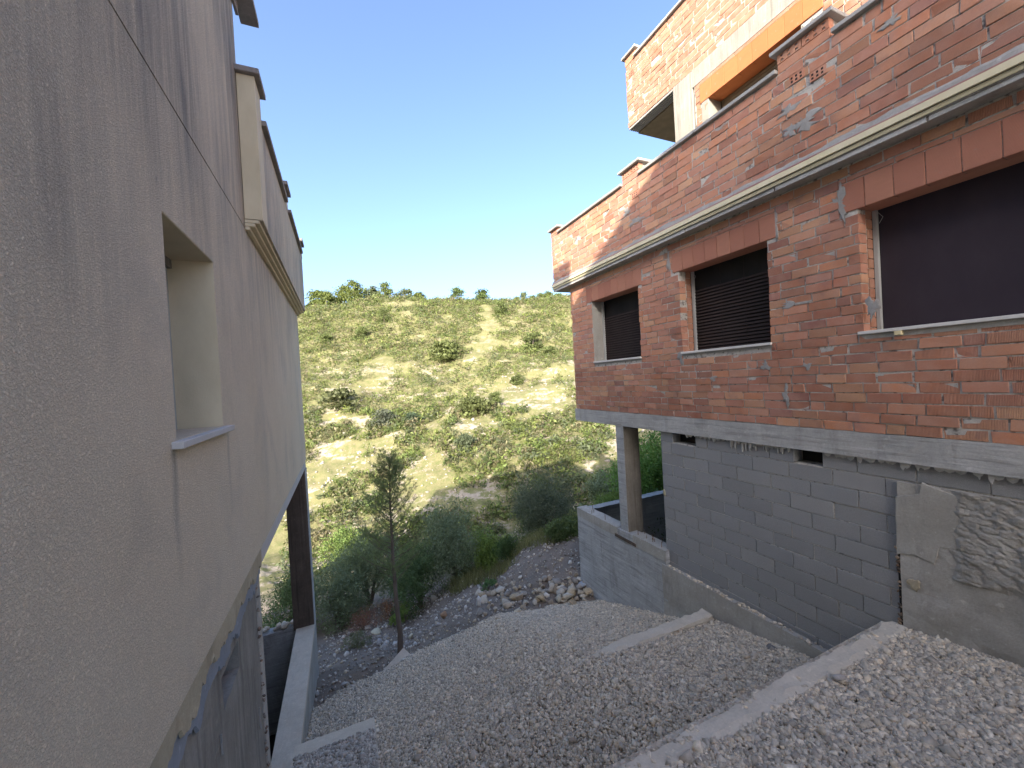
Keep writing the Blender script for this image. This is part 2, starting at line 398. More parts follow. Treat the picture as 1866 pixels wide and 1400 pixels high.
# ---------------------------------------------------------------- terrain
SS = [1, 5, 8.5, 11, 13, 16, 20, 25, 30, 38, 50, 75, 97, 102, 115, 150, 260]
RR = [-2.5, -.55, -.32, -.1, .065, .15, .4, 2.5]
TT = np.array([
 [-5, -5, -5, -4.5, -4, -4, -4, -4], [-5.4, -5.4, -5.2, -4.6, -4.3, -4.2, -4.2, -4.2],
 [-6.3, -6.3, -6.1, -5.5, -5.2, -5.1, -5, -5], [-7.2, -7.2, -7.0, -5.95, -5.1, -4.9, -4.7, -4.6],
 [-8, -8, -7.7, -6.5, -5.15, -4.8, -4.5, -4.4], [-8.8, -8.8, -8.5, -7.6, -6.4, -5.8, -5.3, -5], 
 [-9.6, -9.6, -9.4, -8.9, -8.1, -7.5, -6.8, -6], [-10.2, -10.2, -10, -9.7, -9.2, -8.7, -8, -7],
 [-8.6, -8.6, -8.4, -8.2, -7.8, -7.3, -6.6, -6], [-5.2, -5.2, -5, -5.0, -4.8, -4.6, -4, -3],
 [0]*8, [0]*8, [0]*8, [0]*8, [0]*8, [0]*8, [0]*8], float)
kr = np.interp(RR, [-2.5, -.8, -.55, -.48, -.38, -.26, -.14, 0, .15, .4, 2.5], [.10, .15, .172, .195, .208, .200, .190, .186, .180, .17, .12])
for i, (a, s0) in enumerate(((-.02, 50), (.118, 75), (1., 97), (1., 102), (.8, 115), (.2, 150), (-.1, 260))):
    TT[10+i] = {50: -.2+0*kr, 75: 10.6+(kr-.19)*30}.get(s0, kr*98*a)
RRf = np.array(RR)
KRX = np.array([-2.5, -.8, -.55, -.48, -.38, -.26, -.14, 0, .15, .4, 2.5]); KRY = np.array([.10, .15, .172, .189, .198, .195, .190, .187, .180, .17, .12])
def table(s, r):
    s = np.asarray(s, float); r = np.clip(r, -2.5, 2.5)
    out = np.zeros(np.broadcast(s, r).shape)
    cols = np.stack([np.interp(s, SS, TT[:, j]) for j in range(len(RR))], -1)
    j = np.clip(np.searchsorted(RRf, r)-1, 0, len(RR)-2); t = (r-RRf[j])/(RRf[j+1]-RRf[j]); t = t*t*(3-2*t)
    z = np.take_along_axis(cols, j[..., None], -1)[..., 0]*(1-t)+np.take_along_axis(cols, (j+1)[..., None], -1)[..., 0]*t
    # ridge line
    k = np.interp(r, KRX, KRY); wr = np.clip((s-60)/37, 0, 1)*np.clip((125-s)/20, 0, 1); wr = wr*wr*(3-2*wr)
    return z*(1-wr)+(k*98)*wr
CY, SYN = math.cos(YAW), math.sin(YAW)
def sr(X, Y):
    s = X*SYN+Y*CY; l = X*CY-Y*SYN; return s, l/np.maximum(s, .8)
def L0(X): return -3.93-.055*np.clip(X-3, 0, 9)-.225*np.clip(3-X, 0, 4.5)
def G(X, Y):
    z = np.where(Y > 4.65, L0(X)-.02-.12*np.clip((X-2.7)/1.3, 0, 1)*np.clip((Y-4.65)/.12, 0, 1)-.355*(Y-4.65), L0(X)+.20*(4.65-Y)*np.clip((X+1)/4, .2, 1))
    return z
BX = np.array([-3, -.87, -.2, .7, 2.2, 3.6, 4.4, 5.1, 9]); BY = np.array([8.6, 8.7, 8.9, 8.8, 8.55, 8.2, 8.3, 7.9, 7.5])
def T(X, Y):
    X = np.asarray(X, float); Y = np.asarray(Y, float)
    yb = np.interp(X, BX, BY); g = G(X, np.minimum(Y, yb)); s, r = sr(X, Y); sb, rb = sr(X, yb)
    t = table(s, r)+(G(X, yb)-table(sb, rb))*np.exp(-np.maximum(Y-yb, 0)/1.6)
    inside = (Y <= yb) & (X > -1.2) & (X < 5.6)
    n = (fbm(X*.5, Y*.5, 4)-.5)*.55*np.clip((s-9)/6, 0, 1)+(fbm(X*.11, Y*.11, 4)-.5)*3.2*np.clip((s-22)/25, 0, 1)*np.clip((112-s)/25, .25, 1)
    n += (fbm(X*2.2, Y*2.2, 3)-.5)*.16*np.clip((Y-yb)/.8, 0, 1)
    z = np.where(inside, g, t+n)
    side = (X >= 5.6) | (X <= -1.2)
    z = np.where(side & (Y <= 8.45), -6.2-.25*np.maximum(Y-4, 0), z)
    z = np.where((X <= -1.2) & (Y <= 10.8), -8.2, z)
    return z
def hit(px, py, smin=6, smax=130):
    d = ray(px, py); s = np.linspace(smin, smax, 3000); k = s/(d@CF)
    P = d[None]*k[:, None]; z = T(P[:, 0], P[:, 1]); b = np.nonzero(P[:, 2] < z)[0]
    return P[b[0]] if len(b) else P[-1]
ns, nr = 430, 360
s_ = np.concatenate([np.geomspace(1.2, 30, 270), np.geomspace(30, 110, 110)[1:], np.geomspace(110, 300, 20)[1:]])
r_ = np.concatenate([np.linspace(-3, -.8, 24)[:-1], np.linspace(-.8, .75, 300), np.linspace(.75, 3, 24)[1:]])
Sg, Rg = np.meshgrid(s_, r_, indexing='ij'); Lg = Sg*Rg
Xg = Lg*CY+Sg*SYN; Yg = -Lg*SYN+Sg*CY; Zg = T(Xg, Yg)
Zg = np.where(Yg < 2.3, np.minimum(Zg, -3.6), Zg)-.02
nu, nv = Sg.shape; ii = np.arange(nu*nv).reshape(nu, nv)
Fq = np.stack([ii[:-1, :-1], ii[1:, :-1], ii[1:, 1:], ii[:-1, 1:]], -1).reshape(-1, 4)[:, ::-1]
gro = obj('ground', np.stack([Xg, Yg, Zg], -1).reshape(-1, 3), Fq.copy(), M_GROUND, origin=(0, 0, -5), smooth=True); tag(gro, kind='structure')
# street level behind the camera
st = box('street', -30, 30, -40, -.6, -4.2, -1.62, M_CONCW); tag(st, kind='structure')

# ---------------------------------------------------------------- gravel
def ico():
    t = (1+5**.5)/2
    V = np.array([(-1, t, 0), (1, t, 0), (-1, -t, 0), (1, -t, 0), (0, -1, t), (0, 1, t), (0, -1, -t), (0, 1, -t), (t, 0, -1), (t, 0, 1), (-t, 0, -1), (-t, 0, 1)])
    F = np.array([(0, 11, 5), (0, 5, 1), (0, 1, 7), (0, 7, 10), (0, 10, 11), (1, 5, 9), (5, 11, 4), (11, 10, 2), (10, 7, 6), (7, 1, 8), (3, 9, 4), (3, 4, 2), (3, 2, 6), (3, 6, 8), (3, 8, 9), (4, 9, 5), (2, 4, 11), (6, 2, 10), (8, 6, 7), (9, 8, 1)])
    return V/np.linalg.norm(V[0]), F
IV, IF = ico()
CV = np.array([(x, y, z) for x in (-1, 1) for y in (-1, 1) for z in (-1, 1)])*.66
CF_ = np.array([(0, 1, 3), (0, 3, 2), (4, 6, 7), (4, 7, 5), (0, 4, 5), (0, 5, 1), (2, 3, 7), (2, 7, 6), (0, 2, 6), (0, 6, 4), (1, 5, 7), (1, 7, 3)])
OV = np.array([(1, 0, 0), (-1, 0, 0), (0, 1, 0), (0, -1, 0), (0, 0, 1), (0, 0, -1)], float)
OF = np.array([(0, 2, 4), (2, 1, 4), (1, 3, 4), (3, 0, 4), (2, 0, 5), (1, 2, 5), (3, 1, 5), (0, 3, 5)])
def rotmats(n, tilt):
    a = RNG.random(n)*6.283; b = (RNG.random(n)-.5)*2*tilt; c = (RNG.random(n)-.5)*2*tilt
    ca, sa, cb, sb, cc, sc = np.cos(a), np.sin(a), np.cos(b), np.sin(b), np.cos(c), np.sin(c); z = np.zeros(n); o = np.ones(n)
    A = np.array([[ca, -sa, z], [sa, ca, z], [z, z, o]]); B = np.array([[o, z, z], [z, cb, -sb], [z, sb, cb]]); C_ = np.array([[cc, z, sc], [z, o, z], [-sc, z, cc]])
    A, B, C_ = [m.transpose(2, 0, 1) for m in (A, B, C_)]
    return C_@B@A
def stones(P, size, tilt=.9, jag=.36, flat=(.35, .75), pal=None, kind='ico'):
    BV_, BF_ = {'ico': (IV, IF), 'cube': (CV, CF_), 'octa': (OV, OF)}[kind]; m_ = len(BV_)
    n = len(P); V = BV_[None]*(1+(RNG.random((n, m_, 1))-.5)*2*jag)+(RNG.random((n, m_, 3))-.5)*jag*.5
    sc = np.stack([np.ones(n), .55+.4*RNG.random(n), flat[0]+(flat[1]-flat[0])*RNG.random(n)], -1)*np.asarray(size).reshape(-1, 1)
    V = V*sc[:, None, :]; V = np.einsum('nij,nkj->nki', rotmats(n, tilt), V)+P[:, None, :]
    F = (BF_[None]+m_*np.arange(n)[:, None, None]).reshape(-1, 3)
    pal = np.array(pal if pal is not None else [(.72, .61, .465), (.62, .535, .42), (.80, .69, .54), (.47, .41, .335), (.76, .62, .45), (.65, .565, .45)])
    c = pal[RNG.integers(0, len(pal), n)]*(.75+.5*RNG.random((n, 1)))
    return V.reshape(-1, 3), F, np.repeat(c, m_, 0)
def inview(P, m=40):
    x, y, z = proj(P); return (z > .3) & (x > -m) & (x < 1866+m) & (y > -m) & (y < 1400+m)
def near_h(X, Y): return -2.865+.05*np.clip(2.2-Y, 0, 9)*2.0+.03*(fbm(X*3, Y*3)-.5)+.10*np.exp(-((X-3.2)/1.6)**2)*np.clip((2.0-Y)/1., 0, 1)
# near terrace bed
xs = np.linspace(-.86, 5.33, 60); ys = np.linspace(-.6, 2.42, 30); A, B = np.meshgrid(xs, ys, indexing='ij')
Zt = near_h(A, B)-.02; idx = np.arange(A.size).reshape(A.shape); Ft = np.stack([idx[:-1, :-1], idx[1:, :-1], idx[1:, 1:], idx[:-1, 1:]], -1).reshape(-1, 4)
tb = obj('gravel_terrace', np.stack([A, B, Zt], -1).reshape(-1, 3), Ft, M_GBED, origin=(2, 1, -2.9), smooth=True); tag(tb, kind='structure')
xs = np.linspace(-1.0, 5.34, 110); vs_ = np.linspace(0, 1, 110); A, Vv = np.meshgrid(xs, vs_, indexing='ij'); Yb = np.interp(A, BX, BY); B = 2.3+(Yb-2.3+(fbm(A*1.3, A*0+3)-.5)*.5)*Vv
Zt = G(A, B)+.03*(fbm(A*2, B*2)-.5)+.005; idx = np.arange(A.size).reshape(A.shape); Ft = np.stack([idx[:-1, :-1], idx[1:, :-1], idx[1:, 1:], idx[:-1, 1:]], -1).reshape(-1, 4)
tb = obj('gravel_path', np.stack([A, B, Zt], -1).reshape(-1, 3), Ft, M_GBED, origin=(2, 5, -4.4), smooth=True); tag(tb, kind='structure')
def scatter(n, x0, x1, y0, y1, hf, size, name, **kw):
    X = x0+(x1-x0)*RNG.random(n); Y = y0+(y1-y0)*RNG.random(n)
    P = np.stack([X, Y, hf(X, Y)], -1); k = inview(P)
    if 'keep' in kw: k &= kw.pop('keep')(X, Y)
    P = P[k]; sz = size*np.exp(RNG.normal(0, .35, len(P))); P[:, 2] += sz*.25*RNG.random(len(P))
    return stones(P, sz, **kw)
parts = []
parts.append(scatter(56000, .6, 5.33, .1, 2.36, lambda x, y: near_h(x, y)+.012*RNG.random(x.shape), .0185, 'g', kind='cube', keep=lambda x, y: (y < 2.12+.16*fbm(x*3, y*0)) | (RNG.random(x.shape) < .22)))
gm = lambda x, y: G(x, y)+.03*(fbm(x*2, y*2)-.5)+.012*RNG.random(x.shape)+.02
kerb_clear = lambda x, y: ~((x > 2.9+1.2*(fbm(x*4, y*6)-.5)) & (y > 4.54) & (y < 4.74) & (RNG.random(x.shape) > np.clip(.9-(x-2.7)*.9, .06, 1)))
parts.append(scatter(80000, -.86, 5.3, 2.35, 6.2, gm, .0185, 'g', kind='cube', keep=lambda x, y: kerb_clear(x, y) & ~((x < .16) & (y < 6.24))))
parts.append(scatter(80000, -.86, 5.25, 6.2, 9.3, gm, .020, 'g', kind='octa', keep=lambda x, y: y < np.interp(x, BX, BY)+.5*(fbm(x*3, y*3)-.5)))
off = 0; VV, FF, CC = [], [], []
for v, f, c in parts: VV.append(v); FF.append(f+off); CC.append(c); off += len(v)
VV = np.concatenate(VV); FF = np.concatenate(FF); CC = np.concatenate(CC)
g = obj('gravel', VV, FF, M_STONE, origin=(2, 4, -4), colors=CC); tag(g, 'grey crushed limestone gravel covering the stepped passage', 'gravel', kind='stuff')
# small rubble on the earth slope
n = 9000; X = -1+9*RNG.random(n); Y = 7.5+8.5*RNG.random(n); k = (Y > np.interp(X, BX, BY)-.1) & ~((X > 5.2) & (Y < 8.6)) & (RNG.random(n) < .25+.9*fbm(X*.9, Y*.9))
X, Y = X[k], Y[k]; P = np.stack([X, Y, T(X, Y)], -1); P = P[inview(P)]
sz = .022*np.exp(RNG.normal(0, .55, len(P))); v, f, c = stones(P, sz, .8, .3, (.5, .9), [(.56, .51, .44), (.40, .37, .33), (.64, .59, .52), (.28, .25, .22), (.48, .40, .29)])
g = obj('loose_stones', v, f, M_STONE, origin=(2, 10, -6), colors=c); tag(g, 'small loose stones strewn over the dark earth slope', 'stones', kind='stuff')

# larger rocks, each its own thing
def rock(name, P, size, col, label, group=None, stretch=(1, 1, 1), seed=0):
    r = np.random.default_rng(seed); V, F = IV.copy(), IF.copy()
    # one subdivision
    e = {}; V = list(V); F2 = []
    def mid(a, b):
        k = (min(a, b), max(a, b))
        if k not in e: m = (np.array(V[a])+np.array(V[b]))/2; e[k] = len(V); V.append(m/np.linalg.norm(m)*.97)
        return e[k]
    for a, b, c in F:
        ab, bc, ca = mid(a, b), mid(b, c), mid(c, a); F2 += [(a, ab, ca), (b, bc, ab), (c, ca, bc), (ab, bc, ca)]
    V = np.array(V)
    for k in range(10):         # chop with planes for an angular, quarried look
        nrm = r.normal(size=3); nrm /= np.linalg.norm(nrm); h = .36+.28*r.random(); dd = V@nrm; V = V-np.outer(np.maximum(dd-h, 0), nrm)
    V = V*(1+(r.random((len(V), 1))-.5)*.04)*np.array(stretch)*(1, .75+.3*r.random(), .65+.25*r.random())*size*.92
    a = r.random()*6.28; R = np.array([[math.cos(a), -math.sin(a), 0], [math.sin(a), math.cos(a), 0], [0, 0, 1]]); V = V@R.T
    c = np.repeat(np.array([col])*(.85+.3*r.random()), len(V), 0)
    o = obj(name, V+np.array(P), np.array(F2), M_STONE, origin=P, colors=c); return tag(o, label, 'rock', group)
rk = random.Random(5)
PALE = [(.44, .38, .29), (.36, .29, .21), (.54, .48, .39), (.46, .36, .23), (.33, .30, .26)]
pile = []
for i in range(150):
    t = rk.random(); px = 872+225*t**.9; cy = 1092-28*t; py = cy+rk.gauss(0, 13+7*(1-t))
    pile.append((px, py, rk.choice([7, 8, 9, 10, 12, 14, 17, 21])))
for i, (px, py, w_) in enumerate(pile):
    P = hit(px, py+4, 7, 20); s = P@CF; rr = w_*.5*s/FPX*1.25
    rock('rock', (P[0], P[1], P[2]+rr*.3), rr, PALE[i % 5], '%s %s chunk %s of the rubble pile by the low wall' % ('small' if w_ < 10 else 'medium' if w_ < 15 else 'large', ('beige', 'brown', 'whitish', 'ochre', 'grey')[i % 5],
         'at the left end' if px < 905 else 'in the left half' if px < 960 else 'in the middle' if px < 1015 else 'in the right half' if px < 1060 else 'at the right end'), 'chunks in the rubble pile', seed=i)
for (px, py, w_, col, lab, st_) in [
 (872, 1098, 24, (.66, .64, .60), 'upright whitish boulder standing apart at the left end of the rubble pile', (.7, .7, 1.4)),
 (1038, 1083, 30, (.50, .45, .36), 'largest squarish beige block in the rubble pile near the low wall', (1.1, 1, 1)),
 (1018, 1090, 24, (.54, .48, .36), 'yellowish slanting rock leaning against the largest block of the rubble pile', (1.2, .9, .9)),
 (928, 1100, 26, (.52, .43, .32), 'rounded ochre boulder in the middle of the rubble pile', (1.2, 1, .8)),
 (1063, 1062, 22, (.42, .45, .48), 'bluish grey rock on top of the rubble pile by the wall corner', (1.2, 1, .8)),
 (684, 1147, 26, (.60, .54, .38), 'flat yellowish rock on the dark earth left of the young pine', (1.4, 1, .6)),
 (750, 1158, 18, (.58, .53, .40), 'pale oval rock just right of the young pine trunk', (.8, .8, 1.3)),
 (690, 1168, 17, (.40, .39, .37), 'grey rock lying left below the flat yellowish rock', (1, 1, .9)),
 (706, 1170, 17, (.48, .46, .42), 'light grey rock between grey rock and the pine trunk', (1, 1, .8)),
 (723, 1170, 18, (.55, .53, .48), 'whitish rock touching the pine trunk on its left', (1.1, 1, .7)),
 (790, 1088, 22, (.55, .50, .42), 'cream rock half sunk in the crest of the earth bank', (1.1, 1, .8)),
 (809, 1120, 24, (.40, .25, .15), 'rusty brown rock on the earth bank left of the rubble pile', (1, 1, .9)),
 (648, 1172, 15, (.56, .52, .42), 'small cream rock beside the grey green weed on the dark earth', (1.3, 1, .6)),
 (627, 1245, 17, (.45, .43, .40), 'grey rock at the foot of the earth near the left column', (1.1, 1, .8)),
 (1120, 1078, 14, (.56, .53, .47), 'cream pointed stone leaning at the foot of the low wall', (.7, .7, 1.4)),
 (845, 1060, 13, (.52, .50, .46), 'small white stone on the crest of the earth bank', (1, 1, .8))]:
    P = hit(px, py+w_*.25, 7, 22); s = P@CF; rr = w_*.5*s/FPX*.98
    rock('rock', (P[0], P[1], P[2]+rr*.4*st_[2]), rr, col, lab, None, st_, seed=px)
for (px, py, rr, col, lab) in [(1412, 1188, .10, (.20, .19, .18), 'dark stone lying on the gravel against the footing'),]:
    P = atZ(px, py, -3.62); P = hit(px, py, 3, 8); rock('rock', (P[0], P[1], P[2]+.02), rr, col, lab, None, (1.2, 1, .8), 3)
P = atZ(1527, 1236, -2.80); rock('rock', P, .075, (.40, .37, .34), 'large oblong stone on the nearest gravel terrace behind the kerb', None, (1.3, .8, .7), 8)
# slanted pale slab at the gravel edge by the pine
A_ = hit(703, 1228, 6, 15); B_ = hit(742, 1196, 6, 15); e_ = B_-A_; e_ /= np.linalg.norm(e_); n_ = np.array([e_[1], -e_[0], 0]); n_ /= np.linalg.norm(n_)
V = [A_-n_*.10+(0, 0, .02), A_+n_*.04+(0, 0, .03), B_+n_*.14+(0, 0, .06), B_-n_*.10+(0, 0, .16)]; V = V+[v-np.array((0, 0, .25)) for v in V]
o = obj('stone_slab', np.array(V), [[0, 1, 2, 3], [0, 4, 5, 1], [1, 5, 6, 2], [2, 6, 7, 3], [3, 7, 4, 0], [4, 7, 6, 5]], M_KERB, origin=A_)
tag(o, 'pale slanting stone slab at the gravel edge beside the pine foot', 'stone slab')

# ---------------------------------------------------------------- kerbs
def kerb(name, x0, x1, yc, wd, ztop, drop, label):
    n = 150; xs = np.linspace(x0, x1, n); prof = [(-.5, -drop), (-.5, -.04), (-.42, -.008), (-.2, .0), (.2, 0), (.42, -.008), (.5, -.05), (.5, -drop)]
    V = []; F = []; k = len(prof)
    for i, x in enumerate(xs):
        for j, (a, b) in enumerate(prof):
            jit = (fbm(np.array(x*5.), np.array(j*3.7))-.5)
            V.append((x, yc+a*wd+jit*.06, ztop+b+jit*.035*(1 if b > -.1 else 0)+.008*math.sin(x*2.1)-(.0 if x > x0+1.3 else .16*(x0+1.3-x)**2)))
    for i in range(n-1):
        for j in range(k-1): F.append([i*k+j, i*k+j+1, (i+1)*k+j+1, (i+1)*k+j])
    F.append(list(range(k))[::-1]); F.append([(n-1)*k+j for j in range(k)])
    o = obj(name, V, F, M_KERB, origin=((x0+x1)/2, yc, ztop-drop), smooth=False); return tag(o, label, 'kerb')
kerb('concrete_kerb', .3, 5.34, 2.26, .20, -2.83, .9, 'long pale concrete kerb edging the nearest gravel terrace')
kerb('concrete_kerb', 2.2, 5.20, 4.64, .21, -3.895, .5, 'short pale concrete kerb between the middle and lower gravel')
# gravel-dusted slab beside the left low wall
V, F = wallgrid(lambda u, v, d: (u, v, -4.57-.37*(v-4.9)*.62-.0*d-(d)+.02*(fbm(np.array(u*4), np.array(v*4))-.5)), -.86, .17, 4.2, 6.25, [], .5, .15)
o = obj('concrete_slab', V, F, M_KERB, origin=(-.3, 5.2, -5)); tag(o, 'grey concrete slab corner beside the plastered house low wall', 'slab')
v, f, c = scatter(4200, -.84, .15, 4.2, 5.95, lambda x, y: -4.57-.37*(y-4.9)*.62+.012, .02, 'g', pal=[(.52, .47, .40), (.60, .54, .46), (.44, .40, .35)])
o = obj('gravel_on_slab', v, f, M_STONE, origin=(-.3, 5.2, -4.8), colors=c); tag(o, 'thin scatter of gravel on the grey slab corner', 'gravel', kind='stuff')

# ================================================================ BRICK HOUSE
BH = thing('brick_house', (5.3, 4, -3.6), 'unfinished house of bare orange brick over grey blockwork, with dark window blinds', 'house')
XF = 5.30                 # main wall face
WIN = [(5.97, 7.49, .30, 1.66), (3.475, 4.965, .30, 1.66), (.62, 2.455, .31, 1.66)]
LINT = [(5.86, 7.68), (3.34, 5.10), (.45, 2.63)]
def wall_part(name, P, u0, u1, v0, v1, holes, mat_, depth=.25, step=None): 
    V, F = wallgrid(P, u0, u1, v0, v1, holes, depth, step); return obj(name, V, F, mat_, BH)
hm = [(a-.008, b+.008, c-.008, d+.008) for a, b, c, d in WIN]
lw = wall_part('wall', lambda u, v, d: (XF+.007+d, u, v), -.8, 8.33, -.80, 2.18, hm, M_MORTAR)
box('wall_lining', XF+.62, XF+.67, -.8, 8.30, -.80, 2.2, M_BLACK, BH)
box('end_wall', XF+.02, 12, 8.05, 8.32, -.80, 2.18, M_MORTAR, BH); box('rear_wall', 12, 12.2, -.8, 8.32, -5.2, 2.06, M_CONC, BH)
box('near_wall', XF+.02, 12, -1.05, -.81, -5.2, 2.06, M_MORTAR, BH)
# bricks ---------------------------------------------------------
BR = []   # x0,x1,y0,y1,z0,z1,mat,parent
H = .11; BL = .30
def rows(u0, u1, z0, nrow, holes, face, depth, par, mfun, seed, bl=BL, joint=.012, zj=.011, H=.11):
    r = random.Random(seed)
    for k in range(nrow):
        za, zb = z0+k*H, z0+(k+1)*H-zj; off = (k % 2)*bl/2+r.uniform(-.05, .05)
        segs = [(u0, u1)]
        for (a, b, c, d) in holes:
            if zb > c+.02 and za < d-.02:
                ns_ = []
                for (p, q) in segs:
                    if b <= p or a >= q: ns_.append((p, q)); continue
                    if a > p: ns_.append((p, a))
                    if b < q: ns_.append((b, q))
                segs = ns_
        for (p, q) in segs:
            u = p-((p-off) % bl)
            while u < q:
                ln = bl*r.choice([1, 1, 1, 1, 1, .5, .93]) if bl > .25 else bl
                a, b = max(u, p), min(u+ln-joint, q)
                if b-a > .035:
                    zt = zb
                    for (ha, hb, hc, hd) in holes:
                        if b > ha and a < hb and za < hc < zb: zt = min(zt, hc-.004)
                    BR.append([face+r.uniform(-.006, .004), a, b-r.uniform(0, .006), za+r.uniform(-.002, .002), zt+r.uniform(-.003, .001), depth, par, mfun(a, za, r)])
                u += ln
HOLES = [(a, b, c-.035, d) for a, b, c, d in WIN]+[(a, b, 1.66, 2.05) for a, b in LINT]
rows(-.75, 8.36, -.80, 27, HOLES, XF, .14, lw, lambda u, z, r: M_BRICK if (z < .28 or u < 5.2) and r.random() < .8 else M_BRICKS, 1)
# cornice ----------------------------------------------------------
XC = 5.13
cs = box('cornice_slab', XC+.01, 12, -1.0, 8.85, 2.182, 2.235, M_CONCW, BH)
MBx = MB()
for k in range(7): MBx.box(XC-.012+.004*(k % 2), XC+.012, -1+k*1.41, .40+k*1.41-.01+(.0 if k == 6 else 0), 2.176+.004*(k % 2), 2.232+.003*(k % 3))
MBx.build('cornice_edge', M_BEAM, BH)
def strip(name, x0, x1, z0, z1, mt, wob, y1=8.87):
    n = 90; V = []; F = []
    for i in range(n):
        y = -1+(y1+1)*i/(n-1); a = (fbm(np.array(y*3.1), np.array(z0*50))-.5)*wob
        V += [(x0+a*.4, y, z0+a*.5), (x0+a*.4, y, z1+a), (x1, y, z1+.004), (x1, y, z0)]
    for i in range(n-1):
        b = i*4
        for j in range(4): F.append([b+j, b+4+j, b+4+(j+1) % 4, b+(j+1) % 4])
    F.append([0, 1, 2, 3]); F.append([(n-1)*4+k for k in (3, 2, 1, 0)])
    return obj(name, V, F, mt, BH)
strip('fascia_strip', XC-.030, XC+.02, 2.236, 2.276, M_CREAM2, .014)
strip('fascia_strip', XC-.050, XC+.02, 2.288, 2.350, M_CREAM, .014)
strip('pink_strip', XC-.038, XC+.02, 2.357, 2.371, M_PINK, .016)
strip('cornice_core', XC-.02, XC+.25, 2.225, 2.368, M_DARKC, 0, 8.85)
# ragged mortar band above the fascia
n = 260; V = []; F = []
for i in range(n):
    y = -1+9.86*i/(n-1); t = .03+.075*float(fbm(np.array(y*4.), np.array(1.), 5)); t2 = .02*float(fbm(np.array(y*9.), np.array(5.)))
    V += [(XC-.030, y, 2.366), (XC-.012-t2*.6, y, 2.371+t*.6), (XC-.004, y, 2.371+t), (XC+.03, y, 2.373+t)]
for i in range(n-1):
    for j in range(3): F.append([i*4+j, i*4+j+1, i*4+4+j+1, i*4+4+j])
obj('mortar_band', V, F, M_PATCH, BH)
# parapet -----------------------------------------------------------
par = wall_part('parapet', lambda u, v, d: (XC+.006+d, u, v), -1.0, 8.83, 2.37, 3.56, [], M_MORTAR, .18)
P3a, P3b = 2.56, 3.12; P2a, P2b = 5.59, 6.05; P1a, P1b = 8.49, 8.85
rows(-1.0, 8.85, 2.385, 10, [(P3b-.0, P3b, 0, 0)], XC, .13, par, lambda u, z, r: M_BRICKH if u < 3.5 and z < 2.95 and r.random() < .9 else (M_BRICKH if r.random() < .12 else M_BRICKS), 2, H=.117)
def coping(y0, y1, z, mt=M_COPE, x0=None, x1=None, par_=None):
    x0 = XC-.05 if x0 is None else x0; x1 = XC+.24 if x1 is None else x1
    n = max(1, round((y1-y0)/1.0)); q = (y1-y0)/n
    for i in range(n):
        box('coping_stone', x0+RNG.uniform(-.004, .004), x1, y0+i*q+.003, y0+(i+1)*q-.003, z+RNG.uniform(-.003, .003), z+.05, mt, par_ or BH, .006)
cp = 3.566
coping(-1, P3a-.03, cp); coping(P3b+.0, P2a-.0, cp); coping(P2b, P1a, cp)
def pier(ya, yb, z0, ztop, x0=XC, x1=XC+.22, name='pier', perf=True, capmat=M_COPE, pr=None, ov=.06):
    pm = box(name, x0+.012, x1-.01, ya+.01, yb-.01, z0, ztop, M_MORTAR, pr or BH)
    nrow = max(1, int(round((ztop-z0)/H)))
    for k in range(nrow):
        za = z0+k*(ztop-z0)/nrow; zb = z0+(k+1)*(ztop-z0)/nrow-.008
        if perf and k == nrow-1:
            m = (ya+yb)/2
            for (a, b) in ((ya, m-.005), (m+.005, yb)):
                hs = []
                for i in range(3):
                    for j in range(2):
                        cu = a+(b-a)*(i+.5+.15)/3.3; cv = za+(zb-za)*(j+.5)/2; hs.append((cu-.017, cu+.017, cv-.013, cv+.013))
                V, F = wallgrid(lambda u, v, d: (x0-.002+d, u, v), a, b, za, zb, hs, .09); o = obj('brick', V, F, M_BRICKO if x0 > 5.5 else M_BRICKS, pm)
            box('hole_backing', x0+.06, x0+.075, ya+.012, yb-.012, za, zb, M_BLACK, pm)
        else: BR.append([x0-.001, ya, yb, za, zb, x1-x0, pm, M_BRICKS])
    box('pier_cap', x0-ov, x1+ov, ya-ov, yb+ov, ztop+.004, ztop+.052, capmat, pm, .006)
pier(P3a, P3b, 3.56, 3.79); pier(P2a, P2b, 3.56, 3.79); pier(P1a, P1b, 3.56, 3.70)
# perforated bricks set in the parapet face below the near pier
for (ya, za) in ((P3b-.30, 3.325), (P3b-.52, 3.208), (5.63, 3.208)):
    hs = [(ya+.03+.05*i, ya+.055+.05*i, za+.018+.042*j, za+.045+.042*j) for i in range(3) for j in range(2)]
    V, F = wallgrid(lambda u, v, d: (XC-.008+d, u, v), ya, ya+.17, za+.0, za+.102, hs, .004); 
    o = obj('perforated_brick', V, F, M_BRICKS, par)
    box('hole_backing', XC-.005, XC-.0045, ya+.005, ya+.165, za+.004, za+.098, M_BLACK, par)
box('terrace_slab', XC+.2, 12, -1, 8.8, 2.24, 2.46, M_CONC, BH)
# lintels ----------------------------------------------------------
for wi, (a, b) in enumerate(LINT):
    lt = box('lintel', XF+.012, XF+.30, a+.005, b-.005, 1.668, 2.0, M_MORTAR, BH)
    n = int(round((b-a)/.232)); q = (b-a)/n
    for i in range(n): box('lintel_tile', XF-.006+RNG.uniform(-.002, .002), XF+.10, a+i*q+.003, a+(i+1)*q-.003, 1.66, 1.985, M_TILE, lt, .004)
    box('lintel_underside', XF+.10, XF+.30, a+.01, b-.01, 1.661, 1.667, M_TILE, lt)
    y = a
    while y < b-.05:
        e = min(y+.42, b); box('lintel_topping', XF-.003, XF+.08, y+.004, e-.006, 1.995, 2.045, M_BRICKS, lt, .004); y = e
